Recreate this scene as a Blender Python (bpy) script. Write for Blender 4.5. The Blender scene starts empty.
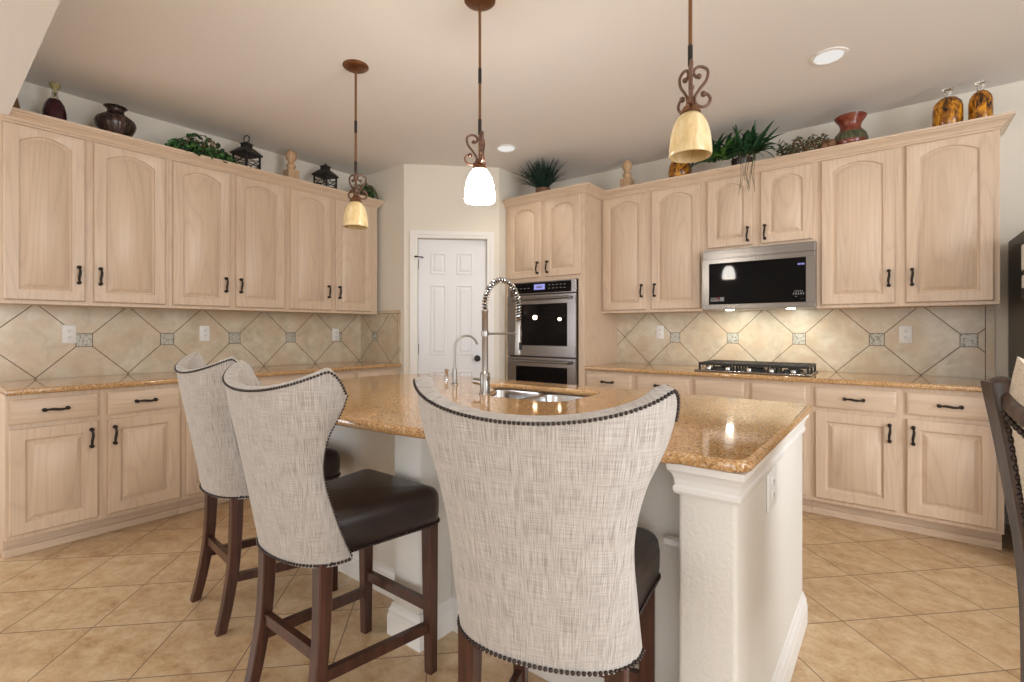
import bpy, bmesh, math, random
from mathutils import Vector, Matrix
PI = math.pi
rnd = random.Random(7)
S = bpy.context.scene
C = S.collection

# ------------------------------------------------------------------ camera
H = 1.2281
cam_d = bpy.data.cameras.new('camera'); cam = bpy.data.objects.new('camera', cam_d); C.objects.link(cam)
cam.location = (0, 0, H); cam.rotation_euler = (PI/2, 0, math.radians(37.8597))
cam_d.sensor_width = 36; cam_d.lens = 490.7058/1024*36
cam_d.shift_y = -(341-329.8234)/1024
cam_d.clip_start = .02
S.camera = cam

# ------------------------------------------------------------------ view, world, daylight
S.view_settings.view_transform = 'Standard'; S.view_settings.look = 'None'
S.view_settings.gamma = 1; S.view_settings.use_curve_mapping = False
S.view_settings.exposure = 0.0
W = bpy.data.worlds.new('world'); S.world = W; W.use_nodes = True
W.node_tree.nodes['Background'].inputs[0].default_value = (.85, .92, 1, 1)
W.node_tree.nodes['Background'].inputs[1].default_value = 1.0

def area(name, loc, direction, sx, sy, power, col):
    d = bpy.data.lights.new(name, 'AREA'); d.shape = 'RECTANGLE'; d.size = sx; d.size_y = sy
    d.energy = power; d.color = col
    o = bpy.data.objects.new(name, d); C.objects.link(o); o.location = loc
    o.rotation_euler = Vector(direction).to_track_quat('-Z', 'Z').to_euler()
    return o
# daylight through the windows of the open room behind the camera and of the breakfast corner on the right
area('daylight_rear', (1.6, -3.42, 1.45), (-.25, 1, 0), 2.8, 1.7, 80, (.93, .96, 1))
area('daylight_right', (3.12, 1.0, 1.45), (-1, 0, 0), 3.2, 1.7, 130, (.92, .96, 1))
area('daylight_left', (-4.82, -1.7, 1.45), (1, 0, 0), 2.0, 1.7, 60, (.93, .96, 1))

# ------------------------------------------------------------------ materials
class NT:
    def __init__(s, name):
        s.m = bpy.data.materials.new(name); s.m.use_nodes = True
        s.t = s.m.node_tree; s.b = s.t.nodes['Principled BSDF']
    def n(s, typ, **kw):
        x = s.t.nodes.new(typ)
        for k, v in kw.items(): setattr(x, k, v)
        return x
    def l(s, a, b): s.t.links.new(a, b)
    def put(s, sock, v):
        if isinstance(v, bpy.types.NodeSocket): s.l(v, sock)
        else: sock.default_value = v
    def math(s, op, a, b=0.0, c=0.0):
        x = s.n('ShaderNodeMath', operation=op)
        s.put(x.inputs[0], a); s.put(x.inputs[1], b); s.put(x.inputs[2], c)
        return x.outputs[0]
    def coord(s, kind='Object'): return s.n('ShaderNodeTexCoord').outputs[kind]
    def pos(s): return s.n('ShaderNodeNewGeometry').outputs['Position']
    def sep(s, v):
        x = s.n('ShaderNodeSeparateXYZ'); s.l(v, x.inputs[0]); return x.outputs
    def comb(s, a, b, c):
        x = s.n('ShaderNodeCombineXYZ')
        for i, v in enumerate((a, b, c)): s.put(x.inputs[i], v)
        return x.outputs[0]
    def scale(s, v, sc, rand=False):
        x = s.n('ShaderNodeMapping'); s.l(v, x.inputs[0]); x.inputs['Scale'].default_value = sc
        if rand:
            r = s.math('MULTIPLY', s.n('ShaderNodeObjectInfo').outputs['Random'], 37.0)
            s.l(s.comb(r, r, r), x.inputs['Location'])
        return x.outputs[0]
    def noise(s, v, sc, det=3, rough=.55, dist=0):
        x = s.n('ShaderNodeTexNoise'); s.l(v, x.inputs['Vector'])
        x.inputs['Scale'].default_value = sc; x.inputs['Detail'].default_value = det
        x.inputs['Roughness'].default_value = rough; x.inputs['Distortion'].default_value = dist
        return x.outputs['Fac']
    def ramp(s, f, stops):
        x = s.n('ShaderNodeValToRGB'); s.l(f, x.inputs[0]); e = x.color_ramp.elements
        while len(e) < len(stops): e.new(.5)
        for q, (p, c) in zip(e, stops): q.position = p; q.color = c if len(c) == 4 else (*c, 1)
        return x.outputs[0]
    def mix(s, f, a, b, blend='MIX'):
        x = s.n('ShaderNodeMix', data_type='RGBA', blend_type=blend)
        s.put(x.inputs[0], f); s.put(x.inputs[6], a if not isinstance(a, tuple) else (*a[:3], 1)); s.put(x.inputs[7], b if not isinstance(b, tuple) else (*b[:3], 1))
        return x.outputs[2]
    def bump(s, h, st, dist=.01):
        x = s.n('ShaderNodeBump'); s.l(h, x.inputs['Height']); x.inputs['Strength'].default_value = st; x.inputs['Distance'].default_value = dist
        s.l(x.outputs[0], s.b.inputs['Normal'])
    def set(s, **k):
        for a, v in k.items(): s.put(s.b.inputs[a.replace('_', ' ')], (*v, 1) if isinstance(v, tuple) and len(v) == 3 else v)
def rgb(r, g, b):
    f = lambda c: (c/255/12.92) if c/255 <= .04045 else ((c/255+.055)/1.055)**2.4
    return (f(r), f(g), f(b))

M = {}
def plain(name, col, rough=.5, metal=0, **k):
    t = NT(name); t.set(Base_Color=col, Roughness=rough, Metallic=metal, **k)
    nz = t.noise(t.coord(), 40, 2); t.l(t.ramp(nz, [(0, tuple(c*.9 for c in col)), (1, tuple(min(1, c*1.06) for c in col))]), t.b.inputs['Base Color'])
    M[name] = t.m; return t
def paint(name, col, sc=120, st=.25, rough=.7):
    t = NT(name); t.set(Base_Color=col, Roughness=rough)
    t.bump(t.noise(t.pos(), sc, 3), st, .004); M[name] = t.m
paint('wall_paint', rgb(228, 221, 208))
paint('ceiling_paint', rgb(232, 228, 224), 90, .3, .85)
paint('island_paint', rgb(226, 222, 214), 85, .6, .6)
paint('trim_white', rgb(236, 234, 230), 8, .02, .35)
paint('door_white', rgb(232, 233, 236), 8, .02, .35)

def oak(name, vec):
    t = NT(name)
    sc = {'z': (5, 5, .55), 'x': (.55, 5, 5), 'y': (5, .55, 5)}[vec]
    v = t.scale(t.coord(), sc, True)
    fine = t.noise(t.scale(t.coord(), tuple(c*22 if c > 1 else c*5 for c in sc), True), 1.2, 3, .6)
    cn = t.noise(t.scale(t.coord(), tuple(c*.9 if c > 1 else c*1.1 for c in sc), True), 1.0, 1, .4)
    ring = t.math('PINGPONG', t.math('MULTIPLY', cn, 16.0), .5)
    a = t.ramp(ring, [(0, rgb(196, 170, 148)), (.14, rgb(208, 184, 160)), (.5, rgb(212, 189, 165))])
    b = t.ramp(fine, [(.3, rgb(198, 173, 151)), (.62, rgb(217, 195, 171))])
    t.l(t.mix(.45, a, b), t.b.inputs['Base Color']); t.set(Roughness=.38)
    t.bump(fine, .06, .003); M[name] = t.m
oak('oak_z', 'z'); oak('oak_x', 'x'); oak('oak_y', 'y')

def granite():
    t = NT('granite'); p = t.pos()
    n1 = t.noise(p, 9, 4, .6); n2 = t.noise(p, 130, 4, .7)
    v = t.n('ShaderNodeTexVoronoi'); t.l(p, v.inputs['Vector']); v.inputs['Scale'].default_value = 210
    base = t.ramp(n2, [(.30, rgb(64, 48, 38)), (.40, rgb(146, 104, 64)), (.52, rgb(190, 146, 94)), (.66, rgb(210, 176, 128)), (.8, rgb(226, 208, 178))])
    cell = t.ramp(t.math('FRACT', t.math('MULTIPLY', t.sep(v.outputs['Color'])[0], 1.0)), [(0, rgb(44, 36, 34)), (.18, rgb(138, 98, 64)), (.32, rgb(186, 140, 88)), (.7, rgb(204, 164, 112)), (1, rgb(232, 216, 192))])
    c = t.mix(.55, base, cell)
    c = t.mix(t.math('MULTIPLY', n1, .25), c, rgb(200, 154, 96))
    t.l(c, t.b.inputs['Base Color']); t.set(Roughness=.07, Specular_IOR_Level=.75)
    M['granite'] = t.m
granite()

def backsplash(name, axis, a0, z0, per, ins_min, a_end=None, a_beg=None, ztop=None):
    t = NT(name); x, y, z = t.sep(t.pos())
    a = x if axis == 'x' else y
    da = t.math('SUBTRACT', a, a0); dz = t.math('SUBTRACT', z, z0)
    side = per/math.sqrt(2)
    def line(e):
        q = t.math('DIVIDE', e, side*math.sqrt(2))
        fr = t.math('ABSOLUTE', t.math('SUBTRACT', t.math('FRACT', t.math('ADD', q, .5)), .5))
        return t.math('MULTIPLY', fr, side), q
    l1, q1 = line(t.math('ADD', da, dz)); l2, q2 = line(t.math('SUBTRACT', da, dz))
    dl = t.math('MINIMUM', l1, l2)
    id_ = t.comb(t.math('FLOOR', t.math('ADD', q1, .5)), t.math('FLOOR', t.math('ADD', q2, .5)), 0)
    fa = t.math('MULTIPLY', t.math('ABSOLUTE', t.math('SUBTRACT', t.math('FRACT', t.math('ADD', t.math('DIVIDE', da, per), .5)), .5)), per)
    box = t.math('MAXIMUM', fa, t.math('ABSOLUTE', dz))
    ok = t.math('GREATER_THAN', a, ins_min)
    inside = t.math('MULTIPLY', t.math('LESS_THAN', box, .041), ok)
    border = t.math('MULTIPLY', t.math('LESS_THAN', t.math('ABSOLUTE', t.math('SUBTRACT', box, .043)), .0022), ok)
    grout = t.math('MULTIPLY', t.math('LESS_THAN', dl, .0026), t.math('SUBTRACT', 1.0, inside))
    grout = t.math('MAXIMUM', grout, border)
    strip = None
    def add_strip(v, lim, op):
        nonlocal grout, inside
        st = t.math(op, v, lim)
        keep = t.math('SUBTRACT', 1.0, st)
        grout = t.math('MULTIPLY', grout, keep); inside = t.math('MULTIPLY', inside, keep)
        grout = t.math('MAXIMUM', grout, t.math('LESS_THAN', t.math('ABSOLUTE', t.math('SUBTRACT', v, lim)), .0022))
    if a_end is not None: add_strip(a, a_end, 'GREATER_THAN')
    if ztop is not None: add_strip(z, ztop, 'GREATER_THAN')
    wn = t.n('ShaderNodeTexWhiteNoise'); t.l(id_, wn.inputs['Vector'])
    mott = t.noise(t.pos(), 9, 5, .65, .4)
    tile = t.ramp(mott, [(.28, rgb(188, 175, 152)), (.5, rgb(209, 199, 177)), (.72, rgb(225, 218, 200))])
    tile = t.mix(t.math('MULTIPLY', wn.outputs['Value'], .16), tile, rgb(176, 150, 118))
    tile = t.mix(t.ramp(t.noise(t.pos(), 5, 3, .6), [(.42, (0, 0, 0)), (.62, (.55, .55, .55))]), tile, rgb(206, 180, 148))
    rel = t.noise(t.pos(), 75, 2, .5)
    insc = t.ramp(rel, [(.40, rgb(150, 147, 133)), (.52, rgb(196, 195, 184))])
    c = t.mix(inside, tile, insc); c = t.mix(grout, c, rgb(104, 90, 74))
    t.l(c, t.b.inputs['Base Color'])
    t.l(t.math('ADD', t.math('MULTIPLY', grout, .4), .30), t.b.inputs['Roughness'])
    hgt = t.math('SUBTRACT', t.math('ADD', t.math('MULTIPLY', mott, .25), t.math('MULTIPLY', t.math('MULTIPLY', inside, rel), .8)), grout)
    t.bump(hgt, .5, .003)
    M[name] = t.m
backsplash('splash_y', 'y', .84, 1.159, .4765, -9)
backsplash('splash_x', 'x', -.094, 1.159, .4838, -1.8, a_end=.468)
backsplash('splash_r', 'x', -4.06, 1.159, .4838, -9, a_end=-3.715, ztop=1.385)

def floor_mat():
    t = NT('floor_tile'); x, y, z = t.sep(t.pos()); r2 = math.sqrt(.5); per = .345
    def ax(e, off):
        q = t.math('DIVIDE', t.math('SUBTRACT', t.math('MULTIPLY', e, r2), off), per)
        fr = t.math('ABSOLUTE', t.math('SUBTRACT', t.math('FRACT', t.math('ADD', q, .5)), .5))
        return t.math('MULTIPLY', fr, per), t.math('FLOOR', q)
    l1, i1 = ax(t.math('ADD', x, y), -.085); l2, i2 = ax(t.math('SUBTRACT', y, x), 2.225)
    wn = t.n('ShaderNodeTexWhiteNoise'); t.l(t.comb(i1, i2, 0), wn.inputs['Vector'])
    off = t.n('ShaderNodeVectorMath', operation='ADD'); t.l(t.pos(), off.inputs[0])
    sc = t.n('ShaderNodeVectorMath', operation='SCALE'); t.l(wn.outputs['Color'], sc.inputs[0]); sc.inputs['Scale'].default_value = 20
    t.l(sc.outputs[0], off.inputs[1])
    mott = t.noise(t.scale(off.outputs[0], (1, 1.15, 1)), 8, 9, .8, .15)
    c = t.ramp(mott, [(.30, rgb(158, 120, 84)), (.42, rgb(190, 156, 117)), (.54, rgb(208, 180, 142)), (.72, rgb(224, 206, 176))])
    c = t.mix(t.math('MULTIPLY', wn.outputs['Value'], .2), c, rgb(182, 150, 118))
    g = t.math('LESS_THAN', t.math('MINIMUM', l1, l2), .0023)
    c = t.mix(g, c, rgb(130, 108, 88))
    t.l(c, t.b.inputs['Base Color']); t.l(t.math('ADD', t.math('MULTIPLY', g, .4), .33), t.b.inputs['Roughness'])
    t.bump(t.math('SUBTRACT', t.math('MULTIPLY', mott, .5), g), .35, .003)
    M['floor_tile'] = t.m
floor_mat()

def linen():
    t = NT('linen'); o = t.coord('UV')
    wv = t.noise(t.scale(o, (620, 16, 1)), 1, 2, .6); wh = t.noise(t.scale(o, (16, 620, 1)), 1, 2, .6)
    slub = t.noise(t.scale(o, (560, 15, 1)), 1, 2, .6)
    c = t.ramp(t.math('ADD', t.math('MULTIPLY', wv, .6), t.math('MULTIPLY', wh, .4)), [(.34, rgb(140, 132, 125)), (.5, rgb(180, 174, 168)), (.66, rgb(203, 198, 192))])
    c = t.mix(t.ramp(slub, [(.54, (0, 0, 0)), (.70, (.7, .7, .7))]), c, rgb(124, 113, 104))
    t.l(c, t.b.inputs['Base Color']); t.set(Roughness=.9, Sheen_Weight=.15)
    t.bump(t.math('ADD', wv, wh), .3, .0015); M['linen'] = t.m
linen()
def cream():
    t = NT('cream_linen'); o = t.coord()
    n = t.noise(t.scale(o, (240, 240, 240)), 1, 3, .6)
    t.l(t.ramp(n, [(.35, rgb(196, 182, 162)), (.62, rgb(222, 210, 192))]), t.b.inputs['Base Color']); t.set(Roughness=.9)
    t.bump(n, .25, .002); M['cream_linen'] = t.m
cream()
def leather():
    t = NT('leather'); o = t.coord()
    n = t.noise(o, 260, 3); n2 = t.noise(o, 6, 3)
    t.l(t.ramp(n2, [(.3, rgb(36, 27, 25)), (.7, rgb(54, 42, 38))]), t.b.inputs['Base Color']); t.set(Roughness=.34, Specular_IOR_Level=.6)
    t.bump(n, .12, .002); M['leather'] = t.m
leather()
def darkwood(name, a, b, rough=.3):
    t = NT(name); v = t.scale(t.coord(), (30, 30, 2.2))
    n = t.noise(v, 1.5, 4, .6)
    t.l(t.ramp(n, [(.3, a), (.7, b)]), t.b.inputs['Base Color']); t.set(Roughness=rough); M[name] = t.m
darkwood('espresso', rgb(50, 29, 22), rgb(88, 54, 42))
darkwood('worn_wood', rgb(24, 21, 21), rgb(92, 70, 58), .4)
darkwood('finial_wood', rgb(172, 138, 104), rgb(206, 172, 136), .5)
def metal(name, col, rough, aniso=None):
    t = NT(name); t.set(Metallic=1.0, Roughness=rough)
    sc = aniso or (30, 30, 30)
    n = t.noise(t.scale(t.coord(), sc), 1, 3)
    t.l(t.ramp(n, [(.3, tuple(c*.86 for c in col)), (.7, col)]), t.b.inputs['Base Color']); M[name] = t.m
metal('steel', rgb(150, 146, 144), .26, (3, 400, 400))
metal('sink_steel', rgb(205, 205, 206), .22, (3, 300, 300))
metal('chrome', rgb(225, 225, 226), .1)
metal('nickel', rgb(172, 169, 165), .33)
metal('nail_metal', rgb(74, 66, 64), .3)
metal('bronze', rgb(142, 104, 78), .4)
plain('black_iron', rgb(34, 32, 31), .45)
plain('hardware_black', rgb(40, 31, 27), .38, .3)
plain('scroll_bronze', rgb(104, 76, 62), .36, .4)
plain('dark_collar', rgb(38, 34, 33), .4, .3)
plain('black_glass', rgb(8, 8, 10), .04, 0, Specular_IOR_Level=.14)
plain('black_plastic', rgb(22, 22, 24), .35)
plain('fridge_black', rgb(30, 27, 27), .38)
plain('white_plastic', rgb(238, 238, 236), .35)
plain('dark_slot', rgb(30, 28, 26), .6)
plain('paper_white', rgb(236, 234, 230), .7)
plain('grey_ink', rgb(120, 120, 122), .6)
plain('red_ink', rgb(110, 30, 34), .6)
plain('leaf_dark', rgb(36, 70, 42), .45)
plain('leaf_mid', rgb(62, 106, 52), .5)
plain('leaf_bright', rgb(86, 132, 52), .45)
plain('leaf_olive', rgb(74, 74, 48), .55)
plain('dry_stem', rgb(120, 92, 60), .7)
plain('blue_grass', rgb(30, 58, 50), .5)
plain('terracotta_dark', rgb(118, 84, 56), .6)
plain('wine_liquid', rgb(58, 22, 28), .15)
plain('cork', rgb(150, 140, 96), .7)
def smoked():
    t = NT('oven_glass'); tr = t.n('ShaderNodeBsdfTransparent'); tr.inputs[0].default_value = (.5, .5, .54, 1)
    t.set(Base_Color=(.006, .006, .008), Roughness=.04, Specular_IOR_Level=.4)
    mx = t.n('ShaderNodeMixShader'); mx.inputs[0].default_value = .35
    t.l(tr.outputs[0], mx.inputs[1]); t.l(t.b.outputs[0], mx.inputs[2]); t.l(mx.outputs[0], t.t.nodes['Material Output'].inputs[0]); M['oven_glass'] = t.m
smoked()
plain('oven_enamel', rgb(58, 58, 64), .3)
def vase_brown():
    t = NT('vase_brown'); o = t.coord()
    n = t.noise(t.scale(o, (14, 14, 3)), 1.6, 4, .7)
    t.l(t.ramp(n, [(.35, rgb(26, 19, 18)), (.55, rgb(54, 38, 34)), (.75, rgb(104, 78, 68))]), t.b.inputs['Base Color']); t.set(Roughness=.25); M['vase_brown'] = t.m
vase_brown()
def amber():
    t = NT('amber_mottled'); o = t.coord()
    n = t.noise(t.scale(o, (26, 26, 12)), 1.2, 4, .7, .6)
    t.l(t.ramp(n, [(.38, rgb(40, 24, 12)), (.5, rgb(150, 92, 20)), (.62, rgb(214, 150, 40))]), t.b.inputs['Base Color']); t.set(Roughness=.12); M['amber_mottled'] = t.m
amber()
def redpot():
    t = NT('red_glaze'); z = t.sep(t.coord())[2]
    n = t.noise(t.coord(), 30, 3)
    band = t.math('MULTIPLY', t.math('GREATER_THAN', z, .075), t.math('LESS_THAN', z, .135))
    wav = t.ramp(t.noise(t.scale(t.coord(), (50, 50, 12)), 1, 2), [(.4, rgb(60, 66, 48)), (.6, rgb(96, 92, 66))])
    red = t.ramp(n, [(.3, rgb(92, 38, 28)), (.7, rgb(142, 74, 56))])
    t.l(t.mix(band, red, wav), t.b.inputs['Base Color']); t.set(Roughness=.2); M['red_glaze'] = t.m
redpot()
def glass(name, col=(1, 1, 1)):
    t = NT(name); t.set(Base_Color=col, Roughness=.02, IOR=1.45); t.b.inputs['Transmission Weight'].default_value = 1; M[name] = t.m
glass('clear_glass', (.93, .95, .93))
def shade(name, emit):
    t = NT(name); z = t.sep(t.coord())[2]
    n = t.noise(t.scale(t.coord(), (18, 18, 6)), 1.5, 4, .6, 1)
    c = t.ramp(n, [(.3, rgb(204, 174, 120)), (.55, rgb(228, 206, 160)), (.8, rgb(240, 226, 192))])
    t.l(c, t.b.inputs['Base Color']); t.set(Roughness=.25, Subsurface_Weight=.0)
    if emit:
        t.set(Emission_Color=(1, .94, .85), Emission_Strength=emit)
    M[name] = t.m
shade('shade_unlit', 0); shade('shade_lit', 75)
def emis(name, col, st):
    t = NT(name); t.set(Base_Color=(0, 0, 0), Emission_Color=col, Emission_Strength=st); M[name] = t.m
emis('display_blue', (.42, .42, 1), .8); emis('lamp_white', (1, .93, .8), 18); emis('can_lens', (1, .97, .93), .8)
emis('oven_glint', (1, .72, .38), 150)  # glow of the added warm glints behind the oven glass

# ------------------------------------------------------------------ mesh helpers
def NB(): return bmesh.new()
def box(bm, x0, x1, y0, y1, z0, z1, bev=0, seg=2):
    vs = [bm.verts.new((x, y, z)) for x in (x0, x1) for y in (y0, y1) for z in (z0, z1)]
    F = [(0, 1, 3, 2), (4, 6, 7, 5), (0, 4, 5, 1), (2, 3, 7, 6), (0, 2, 6, 4), (1, 5, 7, 3)]
    fs = [bm.faces.new([vs[i] for i in f]) for f in F]
    if bev:
        es = list({e for f in fs for e in f.edges})
        bmesh.ops.bevel(bm, geom=es, offset=bev, segments=seg, profile=.5, affect='EDGES')
def loops(bm, rings, closed=True, cap0=False, cap1=False):
    R = [[bm.verts.new(p) for p in r] for r in rings]
    for a, b in zip(R, R[1:]):
        n = len(a)
        for i in range(n if closed else n-1):
            j = (i+1) % n
            try: bm.faces.new((a[i], a[j], b[j], b[i]))
            except ValueError: pass
    if cap0: bm.faces.new(list(reversed(R[0])))
    if cap1: bm.faces.new(R[-1])
    return R
def lathe(bm, prof, n=24, c=(0, 0, 0), cap0=False, cap1=False, flute=None):
    rings = []
    for r, z in prof:
        ring = []
        for i in range(n):
            a = 2*PI*i/n; q = r*(1+(flute[0]*math.cos(flute[1]*a) if flute else 0))
            ring.append((c[0]+q*math.cos(a), c[1]+q*math.sin(a), c[2]+z))
        rings.append(ring)
    loops(bm, rings, True, cap0, cap1)
def tube(bm, pts, rad, n=8, caps=True, twist=0):
    P = [Vector(p) for p in pts]; m = len(P)
    R = rad if isinstance(rad, (list, tuple)) else [rad]*m
    t0 = (P[1]-P[0]).normalized()
    up = Vector((0, 0, 1)) if abs(t0.z) < .9 else Vector((1, 0, 0))
    u = t0.cross(up).normalized(); rings = []
    for i in range(m):
        t = (P[min(i+1, m-1)]-P[max(i-1, 0)])
        if t.length < 1e-9: t = t0
        t.normalize(); u = (u-t*u.dot(t)).normalized(); w = t.cross(u)
        rings.append([P[i]+(u*math.cos(2*PI*k/n+twist*i)+w*math.sin(2*PI*k/n+twist*i))*R[i] for k in range(n)])
    loops(bm, rings, True, caps, caps)
def smooth_path(pts, sub=6):
    P = [Vector(p) for p in pts]; out = []
    for i in range(len(P)-1):
        p0, p1, p2, p3 = P[max(i-1, 0)], P[i], P[i+1], P[min(i+2, len(P)-1)]
        for k in range(sub):
            t = k/sub
            out.append(.5*((2*p1)+(-p0+p2)*t+(2*p0-5*p1+4*p2-p3)*t*t+(-p0+3*p1-3*p2+p3)*t**3))
    out.append(P[-1]); return out
def ball(bm, c, r, u=10, v=7, sz=1.0):
    prof = [(max(1e-4, r*math.sin(PI*i/v)), -r*sz*math.cos(PI*i/v)) for i in range(v+1)]
    lathe(bm, prof, u, c, True, True)
def beam(bm, a, b, w, h, bev=.003):
    a, b = Vector(a), Vector(b); d = (b-a); L = d.length; d.normalize()
    up = Vector((0, 0, 1)); s = d.cross(up).normalized(); u = s.cross(d)
    rings = []
    for p in (a, b):
        rings.append([p+s*x+u*z for x, z in ((-w/2, -h/2), (w/2, -h/2), (w/2, h/2), (-w/2, h/2))])
    loops(bm, rings, True, True, True)
def leg(bm, pts, sizes):
    """square legs: horizontal sections along a path"""
    rings = []
    for (x, y, z), (a, b) in zip(pts, sizes):
        c = .18
        ring = []
        for sx, sy in ((-1, -1), (1, -1), (1, 1), (-1, 1)):
            p = (x+sx*a/2, y+sy*b/2)
            q = [(x+sx*a/2*(1-c), y+sy*b/2), (x+sx*a/2, y+sy*b/2*(1-c))]
            if sx*sy > 0: q = q[::-1]
            ring += [(*q[0], z), (*q[1], z)]
        rings.append(ring)
    loops(bm, rings, True, True, True)
def sweep(bm, path, prof, closed=False):
    """profile (out, z) along a plan path, mitred; out is to the right of travel"""
    P = [Vector((p[0], p[1])) for p in path]; n = len(P); rings = []
    for i in range(n):
        dirs = []
        if closed or i > 0: dirs.append((P[i]-P[i-1]).normalized())
        if closed or i < n-1: dirs.append((P[(i+1) % n]-P[i]).normalized())
        ns = [Vector((d.y, -d.x)) for d in dirs]
        m = ns[0] if len(ns) == 1 else (ns[0]+ns[1])/(1+ns[0].dot(ns[1]))
        rings.append([(P[i].x+m.x*o, P[i].y+m.y*o, z) for o, z in prof])
    if closed: rings.append(rings[0])
    loops(bm, rings, True, not closed, not closed)
def obj(name, bm, mat, parent=None, smooth=None, loc=None, rotz=0):
    bmesh.ops.recalc_face_normals(bm, faces=bm.faces)
    me = bpy.data.meshes.new(name); bm.to_mesh(me); bm.free()
    me.materials.append(M[mat])
    if smooth is not None:
        me.polygons.foreach_set('use_smooth', [True]*len(me.polygons))
        me.set_sharp_from_angle(angle=math.radians(smooth))
    o = bpy.data.objects.new(name, me); C.objects.link(o)
    if parent: o.parent = parent
    if loc: o.location = loc
    o.rotation_euler.z = rotz
    return o
def thing(name, label, cat, loc=(0, 0, 0), rotz=0, group=None):
    o = bpy.data.objects.new(name, None); C.objects.link(o); o.empty_display_size = .1
    o.location = loc; o.rotation_euler = (0, 0, rotz); o['label'] = label; o['category'] = cat
    if group: o['group'] = group
    return o
def tag(o, label, cat, group=None):
    o['label'] = label; o['category'] = cat
    if group: o['group'] = group
    return o
def struct(name, bm, mat, parent=None, smooth=None):
    o = obj(name, bm, mat, parent, smooth)
    if parent is None: o['kind'] = 'structure'
    return o
def dup(root, label=None):
    r = root.copy(); C.objects.link(r)
    if label: r['label'] = label
    for ch in list(root.children):
        c = ch.copy(); C.objects.link(c); c.parent = r
        for g in ch.children:
            d = g.copy(); C.objects.link(d); d.parent = c
    return r

# ------------------------------------------------------------------ the room
XL, YB, CE = -4.302, 4.378, 2.785
YR, XP0, XP1, YP1 = 3.015, -3.63, -2.99, 3.644
XR, YF, XLB = 3.2, -3.5, -4.9
b = NB(); box(b, -5.0, 3.3, -3.6, 4.6, -.12, 0); struct('floor', b, 'floor_tile')
b = NB(); box(b, -5.0, 3.3, .406, 4.6, CE, CE+.12); loops(b, [[(-5.0, -3.6, z), (3.3, -3.6, z), (3.3, .264, z), (-5.0, .470, z)] for z in (2.44, CE+.12)], True, True, True); struct('ceiling', b, 'ceiling_paint')
b = NB(); box(b, XL-.12, XL, .40, YR+.12, 0, CE); struct('wall_left', b, 'wall_paint')
b = NB(); box(b, XL, XP0, YR, YR+.1, 0, CE); struct('wall_pantry_left', b, 'wall_paint')
b = NB(); box(b, XP1-.1, XP1, YP1, YB, 0, CE); struct('wall_pantry_right', b, 'wall_paint')
b = NB(); box(b, XP1-.1, XR+.1, YB, YB+.1, 0, CE); struct('wall_back', b, 'wall_paint')
# diagonal pantry wall: local frame, x along the wall, y into the pantry
ang = math.atan2(YP1-YR, XP1-XP0); Ld = math.hypot(XP1-XP0, YP1-YR)
def diag(o): o.location = (XP0, YR, 0); o.rotation_euler.z = ang; return o
DX0, DX1, DZ = .128, .779, 2.092
b = NB(); box(b, 0, DX0, 0, .1, 0, CE); box(b, DX1, Ld, 0, .1, 0, CE); box(b, DX0, DX1, 0, .1, DZ, CE)
diag(struct('wall_pantry_door', b, 'wall_paint'))
b = NB(); pr = [(0, 0), (.014, .0), (.018, .012), (.018, .05), (.010, .062), (.010, .076), (0, .076)]
def casing(bm):
    prof = [(0, 0), (.012, 0), (.016, .008), (.016, .028), (.020, .034), (.020, .07), (0, .07)]   # (out from wall, across)
    path = [(DX0, 0.0), (DX0, DZ), (DX1, DZ), (DX1, 0.0)]
    offs = [(-1, 0), (-1, 1), (1, 1), (1, 0)]
    rings = [[(p[0]+o[0]*w, -d, p[1]+o[1]*w) for d, w in prof] for p, o in zip(path, offs)]
    loops(bm, rings, True, True, True)
casing(b); diag(struct('trim_1', b, 'trim_white'))
def panel_door():
    bm = NB(); y = .03
    box(bm, DX0+.004, DX1-.004, y, y+.035, .008, DZ-.004)
    cols = [(DX0+.115, DX0+.268), (DX0+.362, DX0+.525)]
    for x0, x1 in cols:
        for z0, z1 in ((1.755, 1.965), (.985, 1.66), (.20, .84)):
            def ring(i, yy): return [(x0+i, yy, z0+i), (x1-i, yy, z0+i), (x1-i, yy, z1-i), (x0+i, yy, z1-i)]
            loops(bm, [ring(0, y+.001), ring(.004, y-.005), ring(.014, y-.006), ring(.022, y+.0005), ring(.032, y-.0005), ring(.045, y-.007)], True, False, True)
    return bm
pd = diag(struct('door_1', panel_door(), 'door_white'))
b = NB(); tube(b, [(0, 0, 0), (0, -.012, 0)], .03, 16); tube(b, [(0, -.012, 0), (0, -.04, 0)], .011, 10); ball(b, (0, -.055, 0), .028, 14, 9)
obj('door_knob', b, 'black_iron', pd, 40, (.69, .03, .955))
b = NB(); box(b, 0, .03, -.006, 0, -.008, .008, .002); tube(b, [(.03, -.004, 0), (.075, .024, 0)], .005, 6); ball(b, (.015, -.012, 0), .009); ball(b, (.075, .022, -.004), .008)
obj('door_latch', b, 'black_iron', pd, 40, (DX0-.03, -.018, 1.915))
b = NB()
for z in (.3, 1.05, 1.85): tube(b, [(DX0+.006, .024, z-.045), (DX0+.006, .024, z+.045)], .005, 6)
obj('hinge', b, 'nickel', pd, 40)
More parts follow.
